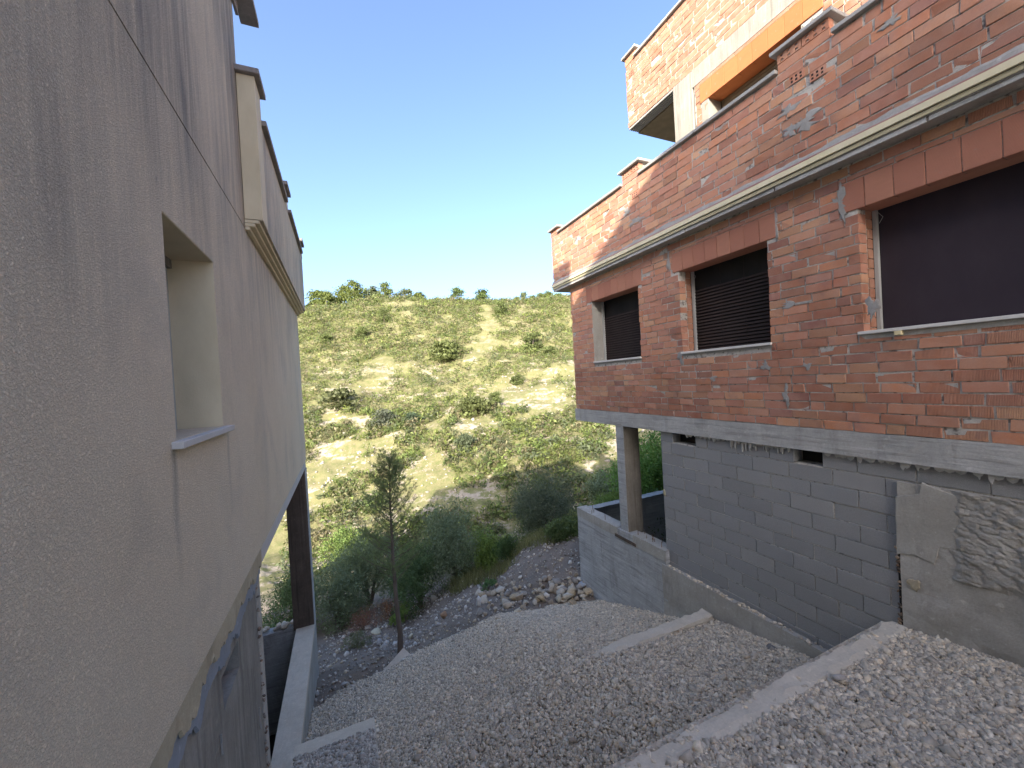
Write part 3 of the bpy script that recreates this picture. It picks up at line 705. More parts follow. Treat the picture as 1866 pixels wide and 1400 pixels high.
# windows ----------------------------------------------------------
for wi, (a, b, c, d) in enumerate(WIN):
    wn = box('window', XF+.36, XF+.38, a-.02, b+.02, c-.02, d+.06, M_BLACK if wi < 2 else M_PANEL, BH)
    xs0 = XF+.315
    if wi < 2:
        hh = .052; z = c+.03; k = 0
        while z < d-.02-(.34 if wi == 0 else .30):
            V, F = boxgeo(-.006, .006, a+.03-0, b-.0, -.021, .021, .003)
            V = np.array(V); tl = .5; x = V[:, 0]*math.cos(tl)+V[:, 2]*math.sin(tl); zz = -V[:, 0]*math.sin(tl)+V[:, 2]*math.cos(tl)
            V = np.stack([x+xs0, V[:, 1], zz+z], -1); obj('slat', V, F, M_SLAT, wn); z += hh; k += 1
        for yy in (a+.55, a+.95): box('blind_cord', xs0-.016, xs0-.012, yy, yy+.006, c, d, M_SLAT, wn)
    else: box('blind_panel', xs0, xs0+.01, a+.02, b-.045, c, d+.04, M_PANEL, wn)
    box('frame', XF+.268, XF+.312, b-.040, b-.004, c, d, M_GALV, wn); box('frame', XF+.268, XF+.312, a+.004, a+.028, c, d, M_GALV, wn)
    box('window_sill', XF-.035, XF+.30, a-.012, b+(.012 if wi < 2 else .04), c-.030, c+.004, M_SILL, wn, .003)
    if wi == 0: box('jamb_render', XF+.003, XF+.268, b-.006, b+.006, c, d, M_PATCHB, wn)
    else:
        r = random.Random(wi+30)
        for k in range(13):
            za = c+k*H-.06; zb = min(za+H-.008, d)
            if zb > c+.02: BR.append(('J', XF+.15+r.uniform(0, .02), XF+.262, b-.004, b+.05, max(za, c+.006), zb, lw, M_BRICKO))
    # loose wire at the upper corner
    V = []; F = []
    pts = [(XF+.26, b-.05, d-.02), (XF+.27, b-.10, d-.10), (XF+.26, b-.07, d-.16)]
    mb = MB()
    for p, q in zip(pts[:-1], pts[1:]):
        p, q = np.array(p), np.array(q); mb.add([p, p+(.004, 0, .003), q+(.004, 0, .003), q], [[0, 1, 2, 3]]); mb.add([p, p+(0, .004, .003), q+(0, .004, .003), q], [[0, 1, 2, 3]])
    mb.build('wire', M_GALV, wn)
box('sill_bed', XF-.004, XF+.03, .5, 2.50, .225, .278, M_PATCHB, BH)
box('wood_offcut', XF-.045, XF+.01, 2.12, 2.18, .235, .279, M_WOOD, BH, .004)
box('sill_bed', XF-.004, XF+.03, 3.46, 4.99, .238, .268, M_PATCH, BH); box('sill_bed', XF-.004, XF+.03, 5.95, 7.51, .238, .268, M_PATCH, BH)
# mortar patches ---------------------------------------------------
def patch(name, cx, cy_, ry, rz, x, mt, parent, thick=.010, n=26, seed=0, irr=.35, flat=False):
    r = np.random.default_rng(seed); ang = np.linspace(0, 2*math.pi, n, endpoint=False)
    k = 1+irr*(r.random(n)-.5)*1.2+irr*.5*np.sin(ang*3+r.random()*6); V = []; F = []
    for rad, dx in ((1., .012), (.93, -thick*.7), (.8, -thick), (0.12, -thick*.8)):
        for a, q in zip(ang, k): V.append((x+dx*.6, cx+math.cos(a)*ry*q*rad, cy_+math.sin(a)*rz*q*rad))
    for l in range(3):
        for i in range(n): F.append([l*n+i, l*n+(i+1) % n, (l+1)*n+(i+1) % n, (l+1)*n+i])
    F.append([3*n+i for i in range(n)]); return obj(name, V, F, mt, parent, smooth=True)
for i, (px, py, ry, rz, X_) in enumerate([(1142, 387, .10, .055, XC), (1160, 402, .20, .045, XC), (1437, 200, .11, .05, XC), (1462, 225, .17, .085, XC), (1440, 240, .05, .06, XC), (1303, 241, .17, .02, XC),
        (1622, 40, .07, .05, XC), (1444, 555, .14, .035, XF), (1472, 668, .04, .05, XF), (1240, 650, .05, .09, XF), (1530, 370, .06, .16, XF), (1218, 478, .035, .17, XF), (1413, 405, .03, .16, XF),
        (1395, 668, .06, .05, XF), (1590, 560, .05, .10, XF), (1432, 720, .035, .12, XF), (1300, 690, .05, .04, XF)]):
    p = atX(px, py, X_); patch('mortar_patch', p[1], p[2], ry, rz, X_-.003, M_PATCH, BH, .004, 34, seed=i, irr=.75)
# concrete beam ------------------------------------------------------
V, F = wallgrid(lambda u, v, d: (XF-.008+d-.012*fbm(np.array(u*7.), np.array(v*9.))*(1 if d == 0 else 0), u, v+(.012*(fbm(np.array(u*6.), np.array(3.))-.5) if v > -.9 else 0)), -.8, 8.40, -1.09, -.806, [], .4, .06)
obj('floor_beam', V, F, M_BEAM, BH, smooth=False)
box('floor_slab', XF+.3, 12, -.8, 8.38, -1.07, -.82, M_CONC, BH)
# ragged lower edge of the beam with mortar drips
r = random.Random(4); mb = MB(); y = 5.0
def drip(y, w_, ln, x): 
    mb.add([(x, y, -1.07), (x, y+w_, -1.07), (x-.004, y+w_*.85, -1.09-ln*.6), (x-.002, y+w_*.5, -1.09-ln), (x-.004, y+w_*.15, -1.09-ln*.65), (x+.03, y, -1.07), (x+.03, y+w_, -1.07), (x+.03, y+w_*.5, -1.09-ln)],
           [[0, 4, 3, 2, 1], [0, 5, 7, 3, 4], [1, 2, 3, 7, 6]])
while y > -.6:
    w_ = r.uniform(.02, .10) if not 3.3 < y < 4.2 else r.uniform(.012, .03); base = .015+.05*float(fbm(np.array(y*2.5), np.array(7.)))+(.05 if y < 2.2 else 0)*min(1, (2.2-y))
    ln = (base+(r.random()**4)*.06+(r.random() < .25 and 3.3 < y < 4.2)*r.uniform(.04, .12))*.8
    if not (2.94 < y+w_ and y < 3.29): drip(y, w_, ln, 5.331-r.random()*.006)
    y -= w_*.8
M_DRIP = m_conc('mortar_drips_pale', (.42, .41, .385), (.54, .53, .50), None, .004)
o = mb.build('mortar_drips', M_DRIP, BH); o['kind'] = 'stuff'
# block wall -----------------------------------------------------------
XB = 5.35; SLOT = [(4.84, 5.34, -1.27, -1.09), (2.95, 3.285, -1.27, -1.09)]
bw = wall_part('basement_wall', lambda u, v, d: (XB+.008+d, u, v), 1.2, 5.60, -3.60, -1.085, [(a-.004, b+.004, c-.004, -1.0859) for a, b, c, d in SLOT], M_MORTAR, .2)
for a, b, c, d in SLOT: box('vent_backing', XB+.19, XB+.21, a-.05, b+.05, c-.05, d+.0, M_BLACK, bw)
r = random.Random(9)
blk = {}
for k in range(13):
    zt = -1.092-k*.2; zb = zt-.193
    off = 5.62 if k % 2 == 0 else 5.62-.25; y = 5.62; first = True
    stop = 1.30 if k == 0 else (2.27-.05*r.random() if k > 1 else 2.12)
    while y > stop:
        ln = (.25 if (k % 2 and first) else .505); first = False
        y0 = max(y-ln+.006, stop); y1 = y
        segs = [(y0, y1)]
        if k == 0:
            for a, b, c, d in SLOT:
                ns_ = []
                for p, q in segs:
                    if b <= p or a >= q: ns_.append((p, q)); continue
                    if a > p: ns_.append((p, a))
                    if b < q: ns_.append((b, q))
                segs = ns_
        for p, q in segs:
            if q-p > .03:
                x0 = XB+r.uniform(-.006, .004)
                V, F = boxgeo(x0, x0+.18, p+r.uniform(0, .004), q, max(zb, -3.60)+r.uniform(-.001, .003), zt+r.uniform(-.003, .001), .005)
                obj('block', V, F, M_BLOCK, bw)
        y -= ln
# thin blocks row at the right top, continuing under the beam
for (y0, y1, z0, z1) in ((.75, 1.30, -1.29, -1.11), (1.34, 2.06, -1.40, -1.305)):
    V, F = boxgeo(XB-.006, XB+.1, y0, y1, z0, z1, .005); obj('block', V, F, M_BLOCK if z1 > -1.2 else M_BLOCK, bw)
# footing and near foundation ------------------------------------------
V, F = wallgrid(lambda u, v, d: (5.255+d+(.03*(fbm(np.array(u*3.), np.array(v*4.))-.5) if d == 0 else 0), u, v+(.025*(fbm(np.array(u*8.), np.array(1.))-.5) if v > -3.6 else 0)), 2.1, 5.66, -4.9, -3.56, [], .16, .08)
obj('footing', V, F, M_CONCW, BH)
r = np.random.default_rng(2); yy = np.sort(2.6+3*r.random(90)); v, f, c = stones(np.stack([5.26+.07*r.random(90), yy, -3.555+.01*r.random(90)], -1), .018+.02*r.random(90), .4, .3, (.3, .6))
obj('footing_rubble', v, f, M_STONE, BH, colors=c)['kind'] = 'stuff'
V, F = wallgrid(lambda u, v, d: (5.32+d+(.035*(fbm(np.array(u*4.), np.array(v*5.))-.5) if d == 0 else 0), u, v), -.8, 2.235, -3.4, -1.30, [], .4, .07)
obj('foundation_wall', V, F, M_CONCW, BH)
# shotcrete-like rough rock face
n1, n2 = 150, 100; U, Vg = np.meshgrid(np.linspace(.5, 1.86, n1), np.linspace(-2.16, -1.30, n2), indexing='ij')
cell = fbm(U*9+fbm(U*3, Vg*3)*3, Vg*13, 5); q1 = fbm(U*10+4, Vg*18+3, 4); ridge = 1-np.abs(2*q1-1)*1.6; ridge = np.clip(ridge, 0, 1)
edge = np.minimum(np.minimum((1.86-U+.12*(fbm(U*9, Vg*9)-.5))/.08, (Vg+2.13+.18*(fbm(U*6, U*0)-.3))/.06), 1); edge = np.clip(edge, -.3, 1)
D = 5.322-.034*edge*(.25+np.floor(cell*7)/7*.7+cell*.3-ridge**4*.35)
idx = np.arange(U.size).reshape(U.shape); Fr = np.stack([idx[:-1, :-1], idx[1:, :-1], idx[1:, 1:], idx[:-1, 1:]], -1).reshape(-1, 4)
obj('rough_concrete', np.stack([D, U, Vg], -1).reshape(-1, 3), Fr, M_ROUGH, BH)
def polypatch(name, pts, x, th, mt):
    V = []; F = []; P = []
    for (px, py) in pts: q = atX(px, py, x); P.append((q[1], q[2]))
    n = 8; Q = []
    for i in range(len(P)):
        a, b = np.array(P[i]), np.array(P[(i+1) % len(P)])
        for t in range(n): c_ = a+(b-a)*t/n; Q.append(c_+(fbm(np.array(c_[0]*30), np.array(c_[1]*30))-.5)*.02)
    Q = np.array(Q); m = Q.mean(0); k = len(Q)
    for s_, d in ((1, .02), (.985, -th*.6), (.95, -th)):
        for q in Q: V.append((x+d, *(m+(q-m)*s_)))
    for l in range(2):
        for i in range(k): F.append([l*k+i, l*k+(i+1) % k, (l+1)*k+(i+1) % k, (l+1)*k+i])
    V.append((x-th, *m)); 
    for i in range(k): F.append([2*k+i, 2*k+(i+1) % k, 3*k])
    return obj(name, V, F, mt, BH)
polypatch('render_patch', [(1631, 905), (1675, 900), (1680, 880), (1745, 905), (1752, 925), (1745, 960), (1765, 1008), (1712, 998), (1703, 1030), (1665, 1012), (1633, 1010)], 5.313, .004, M_CONCW)
patch('mortar_patch', atX(1665, 1065, 5.31)[1], atX(1665, 1065, 5.31)[2], .05, .06, 5.31, M_UNDER, BH, .01, seed=77)
# rusty gap between blockwork and foundation
box('gap_shadow', 5.33, 5.36, 2.237, 2.262, -2.95, -2.02, M_BLACK, BH)
r = np.random.default_rng(6); v, f, c = stones(np.stack([5.325+.02*r.random(40), 2.24+.03*r.random(40), -2.9+.9*r.random(40)], -1), .012+.016*r.random(40), 1, .3, (.5, .9), [(.22, .13, .08), (.30, .22, .15), (.12, .09, .07)])
obj('rusty_rubble', v, f, M_STONE, BH, colors=c)['kind'] = 'stuff'
# porch: low wall, column, far wall ------------------------------------
def lowwall(name, P, u0, u1, z0, z1, depth, mt, parent, step=.09, amp=.02):
    V, F = wallgrid(lambda u, v, d: P(u, v+(.03*(fbm(np.array(u*7.), np.array(z1*9.))-.5) if v > z1-.01 else 0), d-(amp*(fbm(np.array(u*5.), np.array(v*5.))-.3) if d == 0 else 0)), u0, u1, z0, z1, [], depth, step)
    return obj(name, V, F, mt, parent)
lowwall('low_wall', lambda u, v, d: (5.27+d, u, v), 5.56, 8.52, -6.2, -3.31, .26, M_CONC, BH)
lowwall('low_wall_top_course', lambda u, v, d: (5.262+d, u, v), 6.95, 8.525, -3.50, -3.296, .28, M_CONCW, BH)
lowwall('low_wall_top_course', lambda u, v, d: (5.262+d, u, v), 5.57, 6.45, -3.50, -3.29, .28, M_CONCW, BH)
lowwall('low_wall_end', lambda u, v, d: (u, 8.5-d, v), 5.54, 11, -6.2, -3.32, .24, M_CONC, BH)
mb = MB(); r = np.random.default_rng(12)
for i in range(16):
    y = r.uniform(5.7, 8.3) if i < 10 else r.uniform(5.6, 6.2); x = 5.30+.2*r.random(); h_ = r.uniform(.05, .13); mb.box(x, x+.008, y, y+.008, -3.31, -3.30+h_)
mb.build('rebar_stubs', M_RUST, BH)
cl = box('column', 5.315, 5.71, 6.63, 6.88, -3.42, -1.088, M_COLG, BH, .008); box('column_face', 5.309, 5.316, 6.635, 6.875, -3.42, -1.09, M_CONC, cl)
box('column_base_board', 5.24, 5.262, 6.35, 7.0, -3.50, -3.44, M_COLBROWN, BH)
box('porch_floor', 5.3, 11.9, 5.6, 8.4, -5.6, -5.2, M_DARKC, BH); box('porch_inner_wall', 5.56, 12, 5.38, 5.60, -5.6, -1.08, M_BLOCK, BH)
box('block_wall_end', 5.36, 5.56, 5.602, 5.63, -3.58, -1.09, M_BLOCK, BH)
p = atX(1208, 897, 5.34); patch('foam_blob', 5.60, p[2], .03, .06, 5.345, M_CREAM2, BH, .02, 12, 3)
# ---------------- upper storey
XU = 6.1
UW = (3.37, 4.885, 3.2, 4.68)
uw = wall_part('upper_wall', lambda u, v, d: (XU+.006+d, u, v), -1.0, 5.16, 2.34, 5.06, [(UW[0]-.008, UW[1]+.008, UW[2], UW[3]+.008)], M_MORTAR)
rows(-1.0, 5.14, 3.30, 16, [(UW[0], UW[1], 3, 4.68), (3.1, 5.04, 4.68, 5.06)], XU, .12, uw, lambda u, z, r: M_BRICKO, 5)
pl = box('upper_pillar', XU-.01, XU+.32, 5.19, 5.63, 2.34, 5.37, M_PILL, BH, .01)
box('ring_beam', XU-.006, XU+.3, -1, 5.185, 5.062, 5.37, M_PILL, BH)
ub = wall_part('roof_parapet', lambda u, v, d: (XU+.005+d, u, v), -1.0, 6.88, 5.375, 6.66, [], M_MORTAR, .2)
rows(-1.0, 6.9, 5.38, 12, [], XU, .13, ub, lambda u, z, r: M_BRICKO, 6)
box('roof_parapet_end', XU+.02, 10.9, 6.70, 6.89, 5.375, 6.65, M_BRICKO, BH)
coping(-1, 6.6, 6.705, M_COPE, XU-.05, XU+.24, BH)
pier(6.58, 6.90, 6.70, 6.86, XU, XU+.22, 'roof_pier', False)
V, F = wallgrid(lambda u, v, d: (XU-.008+d, u, v), 6.62, 6.80, 6.40, 6.50, [(6.65+.05*i, 6.675+.05*i, 6.415+.042*j, 6.44+.042*j) for i in range(3) for j in range(2)], .004)
o = obj('perforated_brick', V, F, M_BRICKO, ub); box('hole_backing', XU-.005, XU-.0045, 6.625, 6.795, 6.405, 6.495, M_BLACK, ub)
for k in range(5): box('soffit_rib', XU+.01+k*.052, XU+.045+k*.052, 5.64, 6.90, 5.33+.008*k*0, 5.37, M_RIBS, BH, .006)
box('roof_slab', XU+.012, 10.9, -1, 6.895, 5.355, 5.374, M_PILL, BH); box('soffit', XU+.27, 10.9, 5.2, 6.895, 5.31, 5.352, M_SOFFIT, BH)
lt = box('upper_lintel', XU+.012, XU+.3, 3.11, 5.03, 4.688, 4.99, M_MORTAR, BH)
n = 8; q = (5.04-3.10)/n
for i in range(n): box('lintel_tile', XU-.012+RNG.uniform(-.001, .001), XU+.10, 3.10+i*q+.002, 3.10+(i+1)*q-.002, 4.68, 4.995, M_TILEO, lt, .003)
box('lintel_underside', XU+.10, XU+.30, 3.12, 5.02, 4.681, 4.687, M_TILEO, lt)
y = 3.1
while y < 5.0: box('lintel_topping', XU-.006, XU+.08, y+.004, min(y+.42, 5.04)-.004, 5.0, 5.056, M_BRICKO, lt, .004); y += .42
wn = box('upper_window', XU+.36, XU+.38, UW[0]-.02, UW[1]+.02, 3.2, 4.74, M_SOFFIT, BH)
for k in range(26):
    z = 3.25+k*.055; box('slat', XU+.30, XU+.312, UW[0]+.03, UW[1]-.03, z, z+.047, M_SOFFIT, wn, .003)
box('jamb_render', XU+.003, XU+.30, UW[1]-.006, UW[1]+.006, 3.2, 4.679, M_PILL, wn)
box('jamb_strip', XU-.004, XU+.003, UW[1]-.004, UW[1]+.13, 3.2, 4.679, M_PILL, wn)
box('jamb_render', XU+.003, XU+.30, UW[0]-.006, UW[0]+.006, 3.2, 4.679, M_PILL, wn)
box('upper_rear', 10.9, 11.1, -1, 6.9, 2.3, 6.7, M_MORTAR, BH); box('upper_floor_lining', XU+.6, XU+.65, -1, 5.1, 2.4, 5.35, M_BLACK, BH)

# ---------------- place bricks: the 300 that show largest one by one, the rest joined
def brickgeo(L_, Hh, D_, seed):
    r = random.Random(seed); b = .004
    fr = [(0, b, b), (0, L_-b, b), (0, L_-b, Hh-b), (0, b, Hh-b)]; md = [(b, 0, 0), (b, L_, 0), (b, L_, Hh), (b, 0, Hh)]; bk = [(D_, 0, 0), (D_, L_, 0), (D_, L_, Hh), (D_, 0, Hh)]
    V = [(x+r.uniform(-.003, .003), y+r.uniform(-.005, .005), z+r.uniform(-.0045, .0045)) for x, y, z in fr+md]+bk
    if r.random() < .3: i = r.randrange(4); V[i] = (V[i][0]+.006, V[i][1]+(.012 if i in (0, 3) else -.012), V[i][2]+(.008 if i < 2 else -.008))
    F = [[0, 3, 2, 1]]
    for l in (0, 4):
        for i in range(4): j = (i+1) % 4; F.append([l+i, l+j, l+4+j, l+4+i])
    F.append([8, 9, 10, 11]); return V, F
cand = []
for bI in BR:
    if bI[0] == 'J':
        _, x0, x1, y0, y1, z0, z1, par_, mt = bI; c = np.array([(x0+x1)/2, y0, (z0+z1)/2]); ar = (x1-x0)*(z1-z0)*.5
    else:
        x, y0, y1, z0, z1, dp, par_, mt = bI; c = np.array([x, (y0+y1)/2, (z0+z1)/2]); ar = (y1-y0)*(z1-z0)
    px, py, pz = proj(c); vis = pz > .2 and -30 < px < 1896 and -30 < py < 1430
    if x if bI[0] != 'J' else 0:
        if mt is M_BRICKO and bI[0] > 5.9 and c[2] < 3.35+(c[1]*0): vis = False
    # solid angle ~ area * cos / d^2, perspective stretch cancels in px area ~ area * X / z^3
    cand.append((ar*abs(c[0])/max(pz, .3)**3 if vis else 0, bI))
order = sorted(range(len(cand)), key=lambda i: -cand[i][0])
solo = set(order[:286]); rest = MB(); restm = []; mats_ = [M_BRICK, M_BRICKH, M_BRICKS, M_BRICKO]; cache = {}
for i, (sc_, bI) in enumerate(cand):
    if bI[0] == 'J':
        _, x0, x1, y0, y1, z0, z1, par_, mt = bI; V, F = boxgeo(x0, x1, y0, y1, z0, z1, .003)
        rest.add(V, F); restm += [mats_.index(mt)]*len(F); continue
    x, y0, y1, z0, z1, dp, par_, mt = bI; L_, Hh = y1-y0, z1-z0
    if i in solo:
        key = (round(L_, 2), round(Hh, 2), round(dp, 2), mt.name, i % 4)
        if key not in cache:
            V, F = brickgeo(key[0], Hh, dp, i); V = np.array(V)-(dp/2, key[0]/2, Hh/2); cache[key] = mesh_np('brick', V, F, mt)
        o = bpy.data.objects.new('brick', cache[key]); put(o, par_, (x+dp/2, (y0+y1)/2, (z0+z1)/2))
    else:
        V, F = brickgeo(L_, Hh, dp, i); rest.add(np.array(V)+(x, y0, z0), F); restm += [mats_.index(mt)]*len(F)
o = obj('brick_courses', rest.V, rest.F, mats_, BH, fm=restm); o['kind'] = 'stuff'

# ================================================================ PLASTERED HOUSE
PH = thing('plastered_house', (-.87, 4, -5), 'rain streaked beige rendered house with one deep window and a terrace parapet', 'house')
XL = -.87
def lwall(name, P, u0, u1, v0, v1, holes, mt, depth=.25, step=None):
    V, F = wallgrid(P, u0, u1, v0, v1, holes, depth, step); return obj(name, V, [f[::-1] for f in F], mt, PH)
wy0, wy1, wz0, wz1 = 2.80, 3.77, -.235, 1.055
# lower rendered wall, the joint groove is a real gap
wl = lwall('wall', lambda u, v, d: (XL-d, u, v), -4, 10.6, -1.62, 1.812, [(wy0, wy1, wz0, wz1)], M_STUCCO, .30)
box('wall_core', XL-.5, XL-.012, -4, 5.1, 1.80, 1.84, M_DARKC, PH)
lwall('upper_wall', lambda u, v, d: (XL-d, u, v), -4, 5.16, 1.826, 6.1, [], M_STUCCO, .30)
wn = box('window', XL-.36, XL-.34, wy0-.05, wy1+.05, wz0-.05, wz1+.05, M_BLACK, PH)
mb = MB(); mb.box(XL-.30, XL-.004, wy1-.004, wy1+.02, wz0, wz1+.004); mb.box(XL-.30, XL-.004, wy0-.02, wy0+.004, wz0, wz1+.004); mb.box(XL-.30, XL-.004, wy0+.004, wy1-.004, wz1-.004, wz1+.02); mb.build('window_reveal', M_REVEAL, wn)
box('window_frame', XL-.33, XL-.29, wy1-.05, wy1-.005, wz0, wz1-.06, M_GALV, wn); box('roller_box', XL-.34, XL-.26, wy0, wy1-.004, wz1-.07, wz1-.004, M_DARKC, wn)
mb = MB(); mb.box(XL-.33, XL+.055, wy0-.075, wy1+.085, wz0-.045, wz0-.004, .004); mb.build('window_sill', M_SILLG, wn)
# shell of the house behind the visible wall
box('side_wall', -8.9, XL-.31, 4.90, 5.155, -1.6, 6.1, M_STUCCO, PH); box('side_wall', -8.9, -8.6, -4, 10.6, -9, 3.2, M_STUCCO, PH)
box('far_wall', -8.6, XL-.31, 10.35, 10.595, -1.6, 3.15, M_STUCCO, PH)
box('roof_deck', -8.6, XL-.31, -4, 10.3, 1.84, 2.05, M_CONC, PH); box('inner_wall', -1.6, -1.55, -4, 10.3, -1.6, 1.8, M_BLACK, PH)
# cornice steps and parapet
YP = 5.09
for k, (xo, z0, z1) in enumerate(((-.822, 1.800, 1.835), (-.775, 1.838, 1.873), (-.73, 1.876, 1.911))): box('cornice_step', XL+.002, xo, YP, 10.62+.03*k, z0, z1, M_REVEAL, PH, .004)
V, F = wallgrid(lambda u, v, d: (-.70-d, u, v), YP, 10.66, 1.914, 3.17, [], .16); pp = obj('parapet', V, [f[::-1] for f in F], M_STUCCO, PH)
box('parapet_back', -.9, -.862, 5.17, 10.6, 1.914, 3.17, M_STUCCO, PH)
def lpier(y0, y1, z0, z1):
    pm = box('pier', XL+.004, -.694, y0, y1, z0, z1, M_REVEAL if y0 < 5.2 else M_STUCCO, PH, .004); box('pier_cap', XL-.02, -.64, y0-.05, y1+.06, z1+.003, z1+.065, M_COPED, pm, .006)
lpier(YP-.004, 5.42, 1.916, 3.50); lpier(7.55, 7.95, 3.17, 3.46); lpier(10.28, 10.66, 3.17, 3.46)
for (a, b) in ((5.43, 6.5), (6.5, 7.54), (7.96, 9.1), (9.1, 10.27)): box('coping_stone', XL-.02, -.645, a+.003, b-.003, 3.173, 3.235, M_COPED, PH, .006)
# upper cornice end and upper storeys above the frame; tall box and gable added unseen to throw shade
mb = MB(); mb.box(XL+.003, XL+.03, 5.02, 5.3, 4.30, 4.45); mb.box(XL+.003, XL+.19, 5.0, 5.6, 4.455, 4.52); mb.build('upper_cornice', M_COPED, PH)
box('upper_block', -5.5, XL-.31, .90, 4.9, 5.6, 6.1, M_STUCCO, PH)
box('shadow_caster_box', -1.6, XL-.02, .22, .94, 6.1, 7.27, M_STUCCO, PH)  # unseen box added to cast the shadow wedge on the brick parapet
box('upper_block', -5.5, XL-.31, -.90, .86, 4.5, 5.9, M_STUCCO, PH)
V = [(XL, -1.03, 6.83), (XL, -4.4, 9.05), (XL, -13, 6.6), (XL, -13, -1.6), (XL, -1.03, -1.6)]; V2 = [(-9, y, z) for _, y, z in V]
obj('shadow_caster_gable', V+V2, [[0, 1, 2, 3, 4], [9, 8, 7, 6, 5], [0, 5, 6, 1], [1, 6, 7, 2], [2, 7, 8, 3], [4, 9, 5, 0]], M_STUCCO, PH)  # added out of view, its slope shaped for the parapet's shade line
# underside of the render: ragged undercoats, basement wall, beam
def ragged(name, x, y0, y1, ztop, amp, base, mt, th=.012, step=.025, seed=0):
    ys = np.arange(y0, y1+step, step); V = []; F = []
    for i, y in enumerate(ys):
        zb = ztop-base-amp*float(fbm(np.array(y*5.+seed), np.array(seed+1.), 5)-.35)*2; zb -= .03*random.random()
        V += [(x-th*2, y, ztop), (x, y, ztop), (x, y, zb+.01), (x-th*1.5, y, zb)]
    for i in range(len(ys)-1):
        for j in range(3): F.append([i*4+j, i*4+j+1, i*4+4+j+1, i*4+4+j][::-1])
    return obj(name, V, F, mt, PH)
ragged('undercoat', -.882, .6, 4.93, -1.622, .10, .15, M_UNDER, seed=3)
ragged('undercoat_grey', -.905, .6, 4.93, -1.622, .10, .30, M_UNDERG, seed=9)
box('floor_beam', -1.3, -.885, 4.96, 10.59, -1.80, -1.624, M_SILLG, PH)
box('slab_underside', -8.6, -1.3, 5.0, 10.5, -1.78, -1.62, M_CONC, PH)
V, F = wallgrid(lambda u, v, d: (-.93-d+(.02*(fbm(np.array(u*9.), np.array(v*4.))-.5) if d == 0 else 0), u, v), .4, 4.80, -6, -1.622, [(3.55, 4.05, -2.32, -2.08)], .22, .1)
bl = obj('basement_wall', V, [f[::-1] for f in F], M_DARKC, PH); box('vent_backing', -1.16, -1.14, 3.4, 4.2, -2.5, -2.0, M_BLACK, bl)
box('basement_corner', -1.15, -.915, 4.80, 4.955, -6, -1.64, M_CONCW, PH, .01)
r = np.random.default_rng(16); q = 70; v, f, c = stones(np.stack([-.925+.015*r.random(q), 4.78+.03*r.random(q), -5.2+3.4*r.random(q)], -1), .01+.016*r.random(q), 1, .3, (.5, .9), [(.22, .15, .11), (.30, .25, .2), (.14, .12, .10)])
obj('joint_rubble', v, f, M_STONE, PH, colors=c)['kind'] = 'stuff'
mb = MB(); r = random.Random(8)
for i in range(9):
    y = r.uniform(2.6, 4.6); z = r.uniform(-3.3, -2.3); mb.box(-.925, -.915, y, y+.012, z-r.uniform(.05, .3), z)
mb.build('drip_marks', M_PATCH, PH)
# porch low walls and column
V, F = wallgrid(lambda u, v, d: (u, v, -5.34-d+(.03*(fbm(np.array(u*9.), np.array(v*6.))-.5) if d == 0 else 0)), -1.24, -.87, 4.95, 10.6, [], .12, .05)
lt_ = obj('low_wall_top', V, F, M_KERB, PH)
V, F = wallgrid(lambda u, v, d: (-.873-d, u, v), 4.95, 10.597, -9, -5.40, [], .36, .3); obj('low_wall', V, [f[::-1] for f in F], M_CONCW, PH)
V, F = wallgrid(lambda u, v, d: (u, 10.28+d, v), -8.6, -1.2, -9, -5.36, [], .25, .3); obj('low_wall_end', V, F, M_CONC, PH)
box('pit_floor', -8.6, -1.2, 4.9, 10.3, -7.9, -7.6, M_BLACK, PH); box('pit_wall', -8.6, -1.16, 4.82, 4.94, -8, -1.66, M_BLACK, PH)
cl = box('column', -1.29, -.876, 10.16, 10.59, -5.37, -1.80, M_COLBROWN, PH, .01); box('column_side', -.875, -.868, 10.17, 10.58, -5.4, -1.80, M_CONC, cl)
mb = MB(); r = random.Random(3); x = -3.2
r2 = np.random.default_rng(5); v, f, c = stones(np.stack([-3.2+1.95*r2.random(26), 10.35+.15*r2.random(26), -5.33+.04*r2.random(26)], -1), .05+.07*r2.random(26), .3, .25, (.35, .6))
obj('wall_top_stones', v, f, M_STONE, PH, colors=c)['kind'] = 'stuff'

# ================================================================ VEGETATION
def leaves(P, size, aspect=.5, up=.3, col=None, cvar=.25):
    """diamond leaves at P with random orientation"""
    n = len(P); d = RNG.normal(size=(n, 3)); d[:, 2] += up; d /= np.linalg.norm(d, axis=1, keepdims=True)
    e = np.cross(d, RNG.normal(size=(n, 3))); e /= np.linalg.norm(e, axis=1, keepdims=True)+1e-9
    L_ = (np.asarray(size)*(.6+.8*RNG.random(n)))[:, None]; V = np.stack([P-d*L_*.5, P+e*L_*aspect*.5, P+d*L_*.5, P-e*L_*aspect*.5], 1)
    F = np.arange(n*4).reshape(-1, 4); C = np.asarray(col)*(1-cvar/2+cvar*RNG.random((n, 1)))
    return V.reshape(-1, 3), F, np.repeat(C, 4, 0)
def tube(path, rad, k=6):
    V = []; F = []
    for i, (p, r) in enumerate(zip(path, rad)):
        p = np.array(p, float); t = np.array(path[min(i+1, len(path)-1)])-np.array(path[max(i-1, 0)]); t = t/(np.linalg.norm(t)+1e-9)
        a = np.cross(t, (.3, 1, .2)); a /= np.linalg.norm(a); b = np.cross(t, a)
        for j in range(k): q = 2*math.pi*j/k; V.append(p+r*(math.cos(q)*a+math.sin(q)*b))
    for i in range(len(path)-1):
        for j in range(k): F.append([i*k+j, i*k+(j+1) % k, (i+1)*k+(j+1) % k, (i+1)*k+j])
    return V, F
